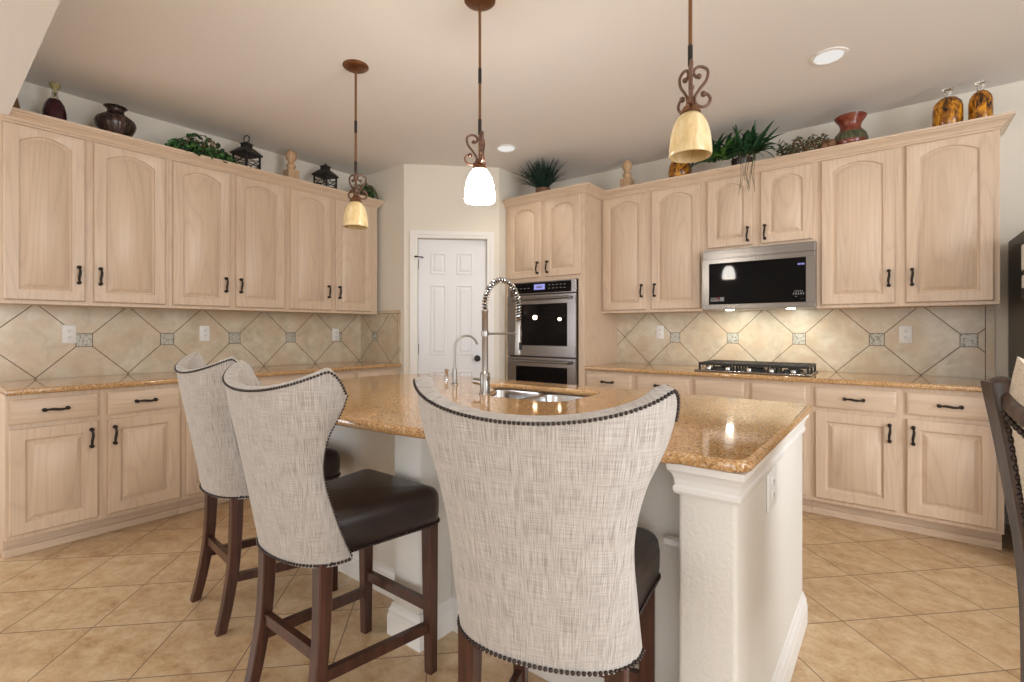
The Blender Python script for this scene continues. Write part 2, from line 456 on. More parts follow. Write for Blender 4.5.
# wall end beside the left cabinets
b = NB(); box(b, -5.0, -4.30, .28, .40, 0, CE); struct('wall_left_end', b, 'wall_paint')
def wall_with_windows(name, along, fixed, out, a0, a1, wins, z0=.6, z1=2.3):
    bm = NB(); t = .1
    def bx(p, q, r, s):
        f0, f1 = sorted((fixed, fixed+out*t))
        if along == 'x': box(bm, p, q, f0, f1, r, s)
        else: box(bm, f0, f1, p, q, r, s)
    cur = a0
    for w0, w1 in wins:
        bx(cur, w0, 0, CE); bx(w0, w1, 0, z0); bx(w0, w1, z1, CE); cur = w1
    bx(cur, a1, 0, CE)
    return struct(name, bm, 'wall_paint')
def window(name, along, fixed, out, w0, w1, z0=.6, z1=2.3):
    bm = NB()
    def bx(p, q, r, s, d0=-.02, d1=.05):
        f0, f1 = sorted((fixed+out*d0, fixed+out*d1))
        if along == 'x': box(bm, p, q, f0, f1, r, s)
        else: box(bm, f0, f1, p, q, r, s)
    n = max(2, round((w1-w0)/.9))
    for i in range(n+1):
        x = w0+(w1-w0)*i/n; bx(max(w0, x-.03), min(w1, x+.03), z0, z1)
    for z in (z0, (z0+z1)/2-.03, z1-.06): bx(w0, w1, z, z+.06)
    return struct(name, bm, 'trim_white')
wall_with_windows('wall_rear', 'x', YF, -1, -5.0, 3.3, [(.2, 3.0)]); window('window_1', 'x', YF, -1, .2, 3.0)
wall_with_windows('wall_right', 'y', XR, 1, YF, YB, [(-.6, 2.6)]); window('window_2', 'y', XR, 1, -.6, 2.6)
wall_with_windows('wall_left_rear', 'y', XLB, -1, YF, .28, [(-2.7, -.7)]); window('window_3', 'y', XLB, -1, -2.7, -.7)
# backsplashes
b = NB(); box(b, XL, XL+.008, .40, YR, .914, 1.40); struct('trim_2', b, 'splash_y')
b = NB(); box(b, -2.115, .511, YB-.008, YB, .914, 1.39); struct('trim_3', b, 'splash_x')
b = NB(); box(b, XL+.008, -3.672, YR-.008, YR, .914, 1.417); struct('trim_4', b, 'splash_r')
bp = [(0, 0), (.014, 0), (.014, .09), (.006, .11), (0, .115)]
b = NB(); sweep(b, [(.53, YB), (XR, YB)], bp); struct('baseboard_back', b, 'trim_white')

# ------------------------------------------------------------------ cabinets
def outline(w, h, i, rise, top=0):
    pts = []
    for k in range(2): pts.append((i+(w-2*i)*k/2, i))
    for k in range(2): pts.append((w-i, i+(h-2*i-rise+top)*k/2))
    for k in range(16):
        t = k/16; pts.append((w-i-(w-2*i)*t, h-i-rise+top+rise*(1-(2*t-1)**2)))
    for k in range(2): pts.append((i, h-i-rise+top-(h-2*i-rise+top)*k/2))
    return pts
def door_bm(w, h, rise=0, fr=.066, t=.02):
    bm = NB()
    L = [(0, 0, 0), (0, -t+.006, 0), (.002, -t+.003, 0), (.006, -t, 0), (fr-.006, -t, rise), (fr-.002, -t+.003, rise), (fr, -t+.012, rise), (fr+.006, -t+.013, rise), (fr+.026, -t+.003, rise), (fr+.029, -t+.001, rise)]
    loops(bm, [[(x, y, z) for x, z in outline(w, h, i, r, .018 if r else 0)] for i, y, r in L], True, True, True)
    return bm
def drawer_bm(w, h, t=.02):
    bm = NB(); L = [(0, 0), (0, -t+.007), (.003, -t+.004), (.012, -t+.001), (.016, -t)]
    loops(bm, [[(x, y, z) for x, z in outline(w, h, i, 0)] for i, y in L], True, True, True)
    return bm
def pull_bm(L=.112):
    bm = NB(); hl = L/2
    for sgn in (-1, 1):
        tube(bm, [(0, 0, sgn*hl*.86), (0, -.006, sgn*hl*.86)], .011, 10)
        tube(bm, [(0, -.004, sgn*hl*.86), (0, -.022, sgn*hl*.80)], .0045, 8)
        ball(bm, (0, -.022, sgn*hl*.84), .0105, 10, 6)
    pts, rad = [], []
    for i in range(15):
        t = -1+2*i/14; pts.append((.0026*math.sin(t*PI), -.022-.008*(1-t*t), t*hl*.8)); rad.append(.0038+.0042*abs(math.cos(t*PI/2))**.6)
    tube(bm, pts, rad, 6, True, .5)
    return bm
def add_pull(parent, x, z, horiz=False, t=.02):
    o = obj('handle', pull_bm(), 'hardware_black', parent, 50, (x, -t, z))
    if horiz: o.rotation_euler = (0, PI/2, 0)
    return o
def cab_door(root, x0, x1, z0, z1, rise, side, hz, oakm='oak_z'):
    d = obj('door', door_bm(x1-x0, z1-z0, rise), oakm, root, 35, (x0, -.0005, z0))
    add_pull(d, (x1-x0-.032) if side == 'r' else .032, hz-z0)
def upper(name, label, loc, rotz, w, doors, z0, zd, depth=.323, hz=1.565, grp=None, lip=True):
    t = thing(name, label, 'cabinet', loc, rotz, grp)
    b = NB(); box(b, 0, w, 0, depth, z0, 2.45)
    if lip: box(b, 0, w, -.006, .012, z0-.001, z0+.014)
    obj('body', b, 'oak_z', t)
    for x0, x1, side in doors: cab_door(t, x0, x1, zd, 2.408, .046, side, hz)
    return t
RL = PI/2
XU = XL+.325      # face of the uppers on the left
gl = 'upper cabinets on the left wall'
def lu(y0, y1, ds, label): upper('upper_cabinet', label, (XU, y0, 0), RL, y1-y0, [(a-y0, c-y0, s) for a, c, s in ds], 1.381, 1.402, grp=gl)
lu(.402, 1.227, [(.425, .780, 'r'), (.820, 1.205, 'l')], 'pickled oak upper cabinet under the brown vase, nearest on the left wall')
lu(1.228, 2.069, [(1.250, 1.622, 'r'), (1.664, 2.046, 'l')], 'pickled oak upper cabinet under the ivy and the ringed lantern, middle of left run')
lu(2.070, 2.972, [(2.092, 2.470, 'r'), (2.512, 2.895, 'l')], 'pickled oak upper cabinet under the small ivy, farthest on the left wall')
YU = YB-.325
gr = 'upper cabinets on the back wall'
def ru(x0, x1, ds, label, z0=1.381, zd=1.402, hz=1.565): upper('upper_cabinet', label, (x0, YU, 0), 0, x1-x0, [(a-x0, c-x0, s) for a, c, s in ds], z0, zd, grp=gr, hz=hz)
ru(-2.108, -1.205, [(-2.088, -1.684, 'r'), (-1.632, -1.224, 'l')], 'pickled oak upper cabinet between oven tower and microwave')
ru(-1.204, -.426, [(-1.172, -.840, 'r'), (-.786, -.450, 'l')], 'short pickled oak cabinet directly above the microwave', 1.85, 1.872, 1.955)
ru(-.425, .496, [(-.400, .008, 'r'), (.062, .470, 'l')], 'pickled oak upper cabinet right of the microwave, under the red pot and bottles')
crown = [(0, 2.412), (.008, 2.412), (.008, 2.422), (.016, 2.428), (.022, 2.440), (.034, 2.452), (.046, 2.460), (.050, 2.468), (.058, 2.470), (.060, 2.476), (.060, 2.484), (.0, 2.484)]
b = NB(); sweep(b, [(XU, .402), (XU, 2.972), (XL+.002, 2.972)], crown)
struct('trim_5', b, 'oak_y')
b = NB(); sweep(b, [(-2.988, 3.741), (-2.109, 3.741), (-2.109, YU), (.496, YU), (.496, YB-.002)], crown)
struct('trim_6', b, 'oak_x')

def base(label, loc, rotz, w, doors, drawers, grp, depth=.605, false=False):
    t = thing('base_cabinet', label, 'cabinet', loc, rotz, grp)
    b = NB(); box(b, 0, w, 0, depth, .108, .8815); obj('body', b, 'oak_z', t)
    b = NB(); box(b, 0, w, .075, depth, 0, .108); box(b, 0, w, .062, .076, 0, .045, .004); obj('toe_kick', b, 'oak_x', t)
    for x0, x1 in drawers:
        d = obj('drawer' if not false else 'false_drawer', drawer_bm(x1-x0, .132), 'oak_x', t, 35, (x0, -.0005, .724))
        if not false: add_pull(d, (x1-x0)/2, .066, True)
    for x0, x1, s in doors: cab_door(t, x0, x1, .134, .698, 0, s, .602)
    return t
XB, YBB = XL+.61, YB-.61
def lb(y0, y1, ds, label): base(label, (XB, y0, 0), RL, y1-y0, [(a-y0, c-y0, s) for a, c, s in ds], [(a-y0, c-y0) for a, c, s in ds], 'base cabinets on the left wall')
lb(.402, 1.214, [(.402+.012, .782, 'r'), (.826, 1.200, 'l')], 'pale oak base cabinet nearest on the left wall, left of the stools')
lb(1.215, 2.070, [(1.234, 1.622, 'r'), (1.664, 2.046, 'l')], 'pale oak base cabinet on the left wall behind the two left stools')
lb(2.071, 3.005, [(2.092, 2.500, 'r'), (2.542, 2.95, 'l')], 'pale oak base cabinet on the left wall beside the pantry corner')
gb = 'base cabinets on the back wall'
def rb_(x0, x1, ds, label, false=False): base(label, (x0, YBB, 0), 0, x1-x0, [(a-x0, c-x0, s) for a, c, s in ds], [(a-x0, c-x0) for a, c, s in ds], gb, false=false)
rb_(-2.108, -1.206, [(-2.104, -1.690, 'r'), (-1.640, -1.226, 'l')], 'pale oak base cabinet beside the oven tower')
rb_(-1.205, -.432, [(-1.180, -.838, 'r'), (-.790, -.458, 'l')], 'pale oak base cabinet under the cooktop, with handleless fronts', True)
rb_(-.431, .478, [(-.405, .014, 'r'), (.061, .450, 'l')], 'pale oak base cabinet at the right end of the back run')

# counters
def slab(name, poly, holes, z0, z1, label, bevel=.012):
    cu = bpy.data.curves.new(name, 'CURVE'); cu.dimensions = '2D'; cu.fill_mode = 'BOTH'
    cu.extrude = (z1-z0)/2-bevel; cu.bevel_depth = bevel; cu.bevel_resolution = 3; cu.offset = -bevel
    for pts in [poly]+holes:
        sp = cu.splines.new('POLY'); sp.points.add(len(pts)-1)
        for q, p in zip(sp.points, pts): q.co = (p[0], p[1], 0, 1)
        sp.use_cyclic_u = True
    o = bpy.data.objects.new(name, cu); C.objects.link(o)
    dg = bpy.context.evaluated_depsgraph_get(); dg.update()
    me = bpy.data.meshes.new_from_object(o.evaluated_get(dg)); bpy.data.objects.remove(o); bpy.data.curves.remove(cu)
    me.materials.clear(); me.materials.append(M['granite'])
    me.polygons.foreach_set('use_smooth', [True]*len(me.polygons)); me.set_sharp_from_angle(angle=math.radians(40))
    o = bpy.data.objects.new(name, me); C.objects.link(o); o.location.z = (z0+z1)/2
    tag(o, label, 'countertop'); return o
slab('countertop', [(XL+.009, .402), (XL+.65, .402), (XL+.65, YR-.009), (XL+.009, YR-.009)], [], .882, .914, 'speckled granite countertop along the left wall')
slab('countertop', [(-2.105, YB-.009), (-2.105, YB-.65), (.505, YB-.65), (.505, YB-.009)], [], .882, .914, 'speckled granite countertop along the back wall under the microwave')

# oven tower
tw = thing('oven_cabinet', 'tall oak oven tower cabinet beside the pantry door', 'cabinet', (-2.985, 3.741, 0))
TW = .875
b = NB(); D = YB-3.741-.003
box(b, 0, .045, 0, D, .108, 2.45); box(b, TW-.062, TW, 0, D, .108, 2.45); box(b, .045, TW-.062, 0, D, 1.677, 2.45); box(b, .045, TW-.062, 0, D, .108, .40); box(b, .045, TW-.062, D-.03, D, .40, 1.677)
box(b, 0, TW, .07, D, 0, .108)
obj('body', b, 'oak_z', tw)
cab_door(tw, .045, .425, 1.712, 2.408, .05, 'r', 1.80); cab_door(tw, .470, .842, 1.712, 2.408, .05, 'l', 1.80)
ov = thing('double_oven', 'stainless double wall oven with black glass doors', 'oven', (-2.937, 3.735, .402))
OW = .757
b = NB()
for z0, z1 in ((0, .09), (.50, .67), (1.08, 1.27)): box(b, .006, OW-.006, .008, .56, z0, z1)
for x0, x1 in ((.006, .07), (OW-.07, OW-.006)): box(b, x0, x1, .008, .56, .09, .5); box(b, x0, x1, .008, .56, .67, 1.08)
box(b, .07, OW-.07, .50, .56, .09, .5); box(b, .07, OW-.07, .50, .56, .67, 1.08)
obj('body', b, 'oven_enamel', ov)
for z0 in (.20, .34, .80, .94):
    b = NB()
    for y in (.03, .49): tube(b, [(.072, y, z0), (OW-.072, y, z0)], .004, 6)
    for k in range(15): x = .09+k*(OW-.18)/14; tube(b, [(x, .03, z0), (x, .49, z0)], .0025, 5)
    obj('rack', b, 'chrome', ov, 60)
for x, z, r in ((.205, .945, .022), (.485, .925, .015), (.45, .30, .014)):
    b = NB(); ball(b, (x, .14, z), r, 12, 8); obj('bulb', b, 'oven_glint', ov, 60)  # small glowing balls added near the glass to stand in for its reflected glints
b = NB(); box(b, 0, OW, -.02, .008, 1.156, 1.272, .003); obj('control_panel', b, 'steel', ov)
cp = ov.children[-1]
b = NB(); box(b, .045, OW-.05, -.023, -.019, 1.166, 1.262); f = obj('glass_panel', b, 'black_glass', cp)
b = NB(); box(b, .31, .43, -.0245, -.0225, 1.195, 1.245); obj('display', b, 'display_blue', cp)
def key(x0, x1, z0, z1, y=-.0242):
    k_ = NB(); box(k_, x0, x1, y, y+.0014, z0, z1); obj('key_mark', k_, 'grey_ink', cp)
for i in range(5):
    for k in range(2): key(.47+i*.04, .49+i*.04, 1.20+k*.03, 1.206+k*.03)
for i in range(4): key(.10+i*.045, .125+i*.045, 1.21, 1.216)
key(.34, .40, 1.212, 1.226, -.0258)
for z0, z1, nm in ((.582, 1.148, 'upper'), (.0, .572, 'lower')):
    b = NB(); fx, fz0, fz1 = .105, z0+.10, z1-.085
    box(b, 0, OW, -.03, .006, z0, fz0, .003); box(b, 0, OW, -.03, .006, fz1, z1, .003); box(b, 0, fx, -.03, .006, fz0-.004, fz1+.004); box(b, OW-fx+.02, OW, -.03, .006, fz0-.004, fz1+.004)
    dr = obj('oven_door', b, 'steel', ov)
    b = NB(); box(b, fx-.002, OW-fx+.022, -.026, -.018, fz0-.003, fz1+.003); obj('window', b, 'oven_glass', dr)
    b = NB()
    tube(b, [(.05, -.075, z1-.035), (OW-.05, -.075, z1-.035)], .012, 12)
    for x in (.075, OW-.075): box(b, x-.018, x+.018, -.078, -.028, z1-.05, z1-.02, .004)
    obj('handle', b, 'steel', dr, 40)

# microwave
mw = thing('microwave', 'stainless over-the-range microwave with black glass front', 'microwave', (-1.182, 3.962, 1.384))
MW = .757
b = NB(); box(b, 0, MW, .016, .41, 0, .462); obj('body', b, 'steel', mw)
b = NB(); box(b, 0, MW, -.004, .018, .392, .454, .004); box(b, 0, MW, -.012, .0, .386, .392); obj('vent_panel', b, 'steel', mw)
b = NB(); box(b, 0, MW, -.014, .016, 0, .040, .003); box(b, 0, MW, -.014, .016, .352, .386, .003); box(b, 0, .050, -.014, .016, .036, .356); box(b, MW-.055, MW, -.014, .016, .036, .356)
md = obj('door', b, 'steel', mw)
b = NB(); box(b, .046, MW-.05, -.012, -.004, .036, .356); obj('glass', b, 'black_glass', md)
b = NB()
for x in (.652, .662, .675, .685): box(b, x, x+.007, -.0135, -.0115, .300, .312)
obj('clock_digits', b, 'display_blue', md)
for i, (r0, r1) in enumerate(((.60, .655), (.59, .665), (.605, .62), (.632, .66))):
    for k in range(5):
        b = NB(); w = (r1-r0)/5; box(b, r0+k*w+.004+.028, r0+k*w+w*.8+.028, -.0135, -.0115, (.112, .092, .076, .060)[i], (.122, .106, .082, .068)[i]); obj('key_mark', b, 'grey_ink', md)
b = NB(); box(b, .062, .128, -.0135, -.0115, .062, .078); box(b, .132, .162, -.0135, -.0115, .062, .094); box(b, .064, .076, -.0135, -.0115, .081, .092); box(b, .08, .092, -.0135, -.0115, .081, .092); box(b, .096, .106, -.0135, -.0115, .081, .092)
obj('sticker', b, 'grey_ink', md)
b = NB(); box(b, .11, .128, -.0135, -.0115, .08, .095); obj('sticker_mark', b, 'red_ink', md)
for x in (.17, .59):
    b = NB(); lathe(b, [(.03, 0), (.03, -.004), (.02, -.005)], 16, (x, .12, .0), True, True); obj('task_lamp', b, 'lamp_white', mw)
    a = area('task_light', (-1.182+x, 4.10, 1.374), (0, .1, -1), .05, .05, 1.7, (1, .94, .80))

# cooktop
ck = thing('cooktop', 'black iron grated gas cooktop with silver knobs on the back counter', 'cooktop', (-1.2, 3.80, .9145))
b = NB(); box(b, 0, .76, 0, .47, 0, .012, .004); obj('base_plate', b, 'steel', ck)
b = NB()
for x, y, r in ((.14, .14, .04), (.14, .35, .035), (.38, .25, .055), (.62, .14, .035), (.62, .35, .04)):
    b = NB(); lathe(b, [(r+.02, 0), (r+.02, .006), (r, .01), (r, .02), (.01, .022)], 18, (x, y, .012), True, True); obj('burner', b, 'black_iron', ck, 40)
for g0, g1 in ((.012, .252), (.256, .504), (.508, .748)):
    b = NB(); z = .045
    for x in (g0+.008, g1-.008, (g0+g1)/2, g0*.75+g1*.25, g0*.25+g1*.75): box(b, x-.007, x+.007, .075, .46, z, z+.018, .002)
    for y in (.082, .144, .206, .268, .330, .392, .453): box(b, g0, g1, y-.009, y+.009, z, z+.020, .002)
    for x in (g0+.008, g1-.008):
        for y in (.082, .268, .453): box(b, x-.007, x+.007, y-.007, y+.007, .012, z+.002)
    obj('grate', b, 'black_iron', ck)
for x in (.10, .235, .38, .525, .66):
    b = NB(); lathe(b, [(.019, 0), (.021, .004), (.019, .022), (.016, .026)], 16, (x, .038, .012), True, True); box(b, x-.003, x+.003, .02, .056, .036, .042)
    obj('knob', b, 'chrome', ck, 40)

# ------------------------------------------------------------------ island
isl = thing('kitchen_island', 'white plastered kitchen island with end panel, knee wall and column', 'kitchen island', (-1.5, 1.8, 0))
def I(bm, name, mat, sm=None):
    for v in bm.verts: v.co.x += 1.5; v.co.y -= 1.8
    return obj(name, bm, mat, isl, sm)
b = NB(); box(b, -2.66, -.43, 1.45, 1.56, 0, .8815); I(b, 'knee_wall', 'island_paint')
b = NB(); box(b, -.447, -.302, 1.285, 2.385, 0, .8815, .012, 3); I(b, 'end_panel', 'island_paint', 40)
b = NB(); box(b, -1.60, -1.44, 1.275, 1.452, 0, .8815, .012, 3); I(b, 'column', 'island_paint', 40)
b = NB(); box(b, -2.75, -2.63, 1.275, 2.385, 0, .8815, .012, 3); I(b, 'end_panel', 'island_paint', 40)
b = NB(); box(b, -2.63, -2.05, 1.56, 2.36, .1, .8815); box(b, -2.05, -1.0, 1.56, 2.36, .1, .60); box(b, -2.05, -1.0, 2.31, 2.36, .6, .8815); box(b, -1.0, -.44, 1.56, 2.36, .1, .8815); box(b, -2.63, -.44, 1.56, 2.29, 0, .1); I(b, 'cabinet_body', 'oak_z')
for x0 in (-2.6, -2.06, -1.52, -.98):
    d = obj('door', door_bm(.51, .72), 'oak_z', isl, 35, (x0+.51+1.5, 2.36-1.8, .13)); d.rotation_euler.z = PI
    add_pull(d, .03, .62)
isb = [(0, 0), (.018, 0), (.018, .075), (.014, .088), (.014, .10), (.007, .112), (.004, .125), (0, .128)]
b = NB(); sweep(b, [(-.447, 1.45), (-.447, 1.285), (-.302, 1.285), (-.302, 2.385)], isb); I(b, 'baseboard', 'trim_white')
b = NB(); sweep(b, [(-1.60, 1.45), (-1.60, 1.275), (-1.44, 1.275), (-1.44, 1.45)], isb); I(b, 'baseboard', 'trim_white')
b = NB(); sweep(b, [(-2.63, 1.45), (-1.60, 1.45)], isb); sweep(b, [(-1.44, 1.45), (-.44, 1.45)], isb); I(b, 'baseboard', 'trim_white')
isc = [(0, .800), (.006, .800), (.010, .808), (.010, .818), (.006, .824), (.008, .840), (.014, .855), (.022, .864), (.024, .8815), (0, .8815)]
b = NB(); sweep(b, [(-.447, 1.45), (-.447, 1.285), (-.302, 1.285), (-.302, 2.385)], isc); I(b, 'cap_moulding', 'trim_white')
b = NB(); sweep(b, [(-.44, 1.41), (-.52, 1.41)][::-1], [(0, .60), (.01, .60), (.03, .615), (.03, .63), (0, .63)])
I(b, 'ledge', 'trim_white')
# granite top with bowed bar edge and the sink cut-out
arc = []
for i in range(33):
    x = -2.80+(2.80-.272)*i/32; arc.append((x, min(1.248, 1.004+.157*(x+1.683)**2)))
def rounded(x0, x1, y0, y1, r, n=6):
    out = []
    for cx, cy, a0 in ((x1-r, y0+r, -90), (x1-r, y1-r, 0), (x0+r, y1-r, 90), (x0+r, y0+r, 180)):
        for k in range(n+1):
            a = math.radians(a0+90*k/n); out.append((cx+r*math.cos(a), cy+r*math.sin(a)))
    return out
# corner rounding on the right end
top = arc[:-1]+[(-.305, 1.252), (-.280, 1.268), (-.268, 1.295), (-.268, 2.43), (-2.62, 2.43), (-2.80, 2.2)]
def sinkpoly(g=0):
    pts = []
    def arcpt(cx, cy, r, a0, a1, n=6):
        for k in range(n+1):
            a = math.radians(a0+(a1-a0)*k/n); pts.append((cx+r*math.cos(a), cy+r*math.sin(a)))
    arcpt(-1.24, 1.88, .09, -90, 0); arcpt(-1.24, 2.15, .09, 0, 90); arcpt(-1.755, 2.165, .075, 90, 205)
    pts.append((-1.635, 1.975)); arcpt(-1.50, 1.87, .08, 200, 270, 4)
    return pts
slab('island_top', top, [sinkpoly()], .882, .914, 'golden granite island top with bowed seating edge and sink cut-out', .014)
sk = thing('kitchen_sink', 'stainless double bowl sink set under the island granite', 'sink', (-1.5, 2.0, .70))
def bowl(name, pts, z1, z0):
    bm = NB(); cx = sum(p[0] for p in pts)/len(pts); cy = sum(p[1] for p in pts)/len(pts)
    L = [(1.06, z1), (1.0, z1), (.985, z1-.01), (.95, z0+.03), (.90, z0+.008), (.80, z0), (.12, z0-.004), (.10, z0-.012)]
    loops(bm, [[(cx+(p[0]-cx)*s+1.5, cy+(p[1]-cy)*s-2.0, z-.70) for p in pts] for s, z in L], True, False, True)
    return obj(name, bm, 'sink_steel', sk, 50)
bowl('bowl', rounded(-1.475, -1.155, 1.795, 2.238, .085), .879, .66)
lb_ = rounded(-1.825, -1.49, 1.90, 2.238, .07)
bowl('bowl', [(x+max(0, (2.08-y))*.62*(-1.49-x)/.335, y-(.07*max(0, (x+1.6))/.11 if y < 2 else 0)) for x, y in lb_], .879, .68)

# faucet with spring neck
fc = thing('faucet', 'tall stainless spring neck kitchen faucet on the island', 'faucet', (-1.584, 1.821, .914), math.radians(-14))
b = NB(); lathe(b, [(.030, 0), (.030, .006), (.024, .010), (.024, .10), (.021, .104), (.0155, .11), (.0155, .40), (.017, .402), (.017, .41)], 20, (0, 0, 0), True, True); obj('body', b, 'nickel', fc, 40)
b = NB()
tube(b, [(-.02, 0, .055), (-.075, -.012, .058)], .016, 14); obj('handle_hub', b, 'nickel', fc, 40)
b = NB(); tube(b, [(.022, 0, .07), (.030, 0, .075), (.034, 0, .09)], .007, 8)
obj('lever', b, 'nickel', fc, 40)
zc, R0 = .43, .105
path = [(0, 0, .40), (0, 0, zc)]
for i in range(1, 17):
    a = PI*i/16; path.append((0, R0-R0*math.cos(a), zc+R0*1.28*math.sin(a)))
path += [(0, 2*R0, .40), (0, 2*R0, .34)]
b = NB(); tube(b, path, .0075, 10); obj('hose', b, 'black_plastic', fc, 60)
# spring coil about the hose
P = smooth_path(path, 8); cum = [0]
for p, q in zip(P, P[1:]): cum.append(cum[-1]+(q-p).length)
coil = []; pitch = .0150; N = int(cum[-1]/pitch*10); j = 0
for i in range(N+1):
    sL = cum[-1]*i/N
    while j < len(cum)-2 and cum[j+1] < sL: j += 1
    tt = (sL-cum[j])/max(1e-6, cum[j+1]-cum[j]); p = P[j].lerp(P[j+1], tt); d = (P[j+1]-P[j]).normalized()
    u = Vector((1, 0, 0)); w = d.cross(u); a = 2*PI*i/10
    coil.append(p+(u*math.cos(a)+w*math.sin(a))*.0135)
b = NB(); tube(b, coil, .0032, 5); obj('spring', b, 'chrome', fc, 60)
b = NB(); tube(b, [(0, 0, .295), (0, 2*R0+.012, .295)], .0055, 10); lathe(b, [(.0195, -.012), (.0195, .012)], 16, (0, 0, .295), True, True); lathe(b, [(.018, -.014), (.018, .014)], 16, (0, 2*R0, .295), True, True); obj('support_arm', b, 'nickel', fc, 40)
b = NB(); lathe(b, [(.011, .36), (.015, .35), (.0155, .27), (.017, .255), (.019, .20), (.018, .185), (.012, .183)], 18, (0, 2*R0, 0), True, True); obj('spray_head', b, 'nickel', fc, 40)
b = NB(); box(b, .012, .022, 2*R0-.008, 2*R0+.008, .21, .25, .003); obj('spray_button', b, 'black_plastic', fc)
ff = thing('water_filter_tap', 'slim gooseneck filter tap left of the spring faucet', 'faucet', (-1.997, 2.03, .914), math.radians(-20))
b = NB(); lathe(b, [(.022, 0), (.022, .005), (.014, .01), (.014, .07), (.012, .09), (.007, .1)], 16, (0, 0, 0), True, True)
pth = [(0, 0, .09), (0, 0, .20)]+[(0, .076-.076*math.cos(PI*i/12*.9), .205+.075*math.sin(PI*i/12*.9)) for i in range(13)]
tube(b, pth, .0065, 10); obj('spout', b, 'nickel', ff, 40)
b = NB(); tube(b, [(-.012, 0, .05), (-.04, 0, .055)], .004, 8); obj('lever', b, 'nickel', ff, 40)
ag = thing('air_gap_cap', 'small slim chrome air gap cap beside the filter tap on the island', 'faucet', (-2.235, 2.20, .914))
b = NB(); lathe(b, [(.016, 0), (.016, .004), (.009, .008), (.009, .05), (.012, .054), (.012, .066), (.003, .07)], 16, (0, 0, 0), True, True); obj('cap', b, 'chrome', ag, 40)
b = NB(); box(b, -.003, .003, -.0135, -.011, .056, .064); obj('slot', b, 'dark_slot', ag)

# ------------------------------------------------------------------ outlets
def outlet(label, loc, rotz, grp='wall outlets', hw=.036):
    t = thing('outlet', label, 'outlet', loc, rotz, grp)
    b = NB(); box(b, -hw, hw, -.006, 0, -.06, .06, .003); obj('plate', b, 'white_plastic', t, 40)
    for z in (-.021, .021):
        b = NB(); lathe(b, [(.016, 0), (.016, .002), (.014, .003)], 16, (0, 0, 0), True, True)
        s_ = obj('socket', b, 'white_plastic', t, 40, (0, -.006, z)); s_.rotation_euler.x = PI/2
        b = NB()
        for x in (-.006, .006): box(b, x-.0012, x+.0012, -.0005, .0065, .0025, .0036)
        box(b, -.002, .002, -.010, -.006, .0025, .0036)
        obj('slot', b, 'dark_slot', s_)
    return t
outlet('white outlet nearest the camera on the left backsplash', (XL+.008, .763, 1.20), RL)
outlet('white outlet in the middle of the left backsplash', (XL+.008, 1.568, 1.20), RL)
outlet('white outlet near the corner of the left backsplash by the pantry', (XL+.008, 2.72, 1.18), RL)
outlet('white outlet on the back wall tiles left of the cooktop', (-1.682, YB-.008, 1.206), 0)
outlet('white outlet on the back wall tiles right of the cooktop', (.067, YB-.008, 1.196), 0)
outlet('white outlet on the white end panel of the island', (-.3015, 1.70, .736), RL, hw=.064)

# ------------------------------------------------------------------ stools
def interp(tab, z):
    if z <= tab[0][0]: return tab[0][1:]
    if z >= tab[-1][0]: return tab[-1][1:]
    for i in range(len(tab)-1):
        a, c = tab[i], tab[i+1]
        if z <= c[0]:
            p, q = tab[max(0, i-1)], tab[min(len(tab)-1, i+2)]; h = c[0]-a[0]; t = (z-a[0])/h; out = []
            for k in range(1, len(a)):
                m0 = (c[k]-p[k])/(c[0]-p[0]) if i else (c[k]-a[k])/h
                m1 = (q[k]-a[k])/(q[0]-a[0]) if i < len(tab)-2 else (c[k]-a[k])/h
                out.append((2*t**3-3*t*t+1)*a[k]+(t**3-2*t*t+t)*h*m0+(3*t*t-2*t**3)*c[k]+(t**3-t*t)*h*m1)
            return tuple(out)
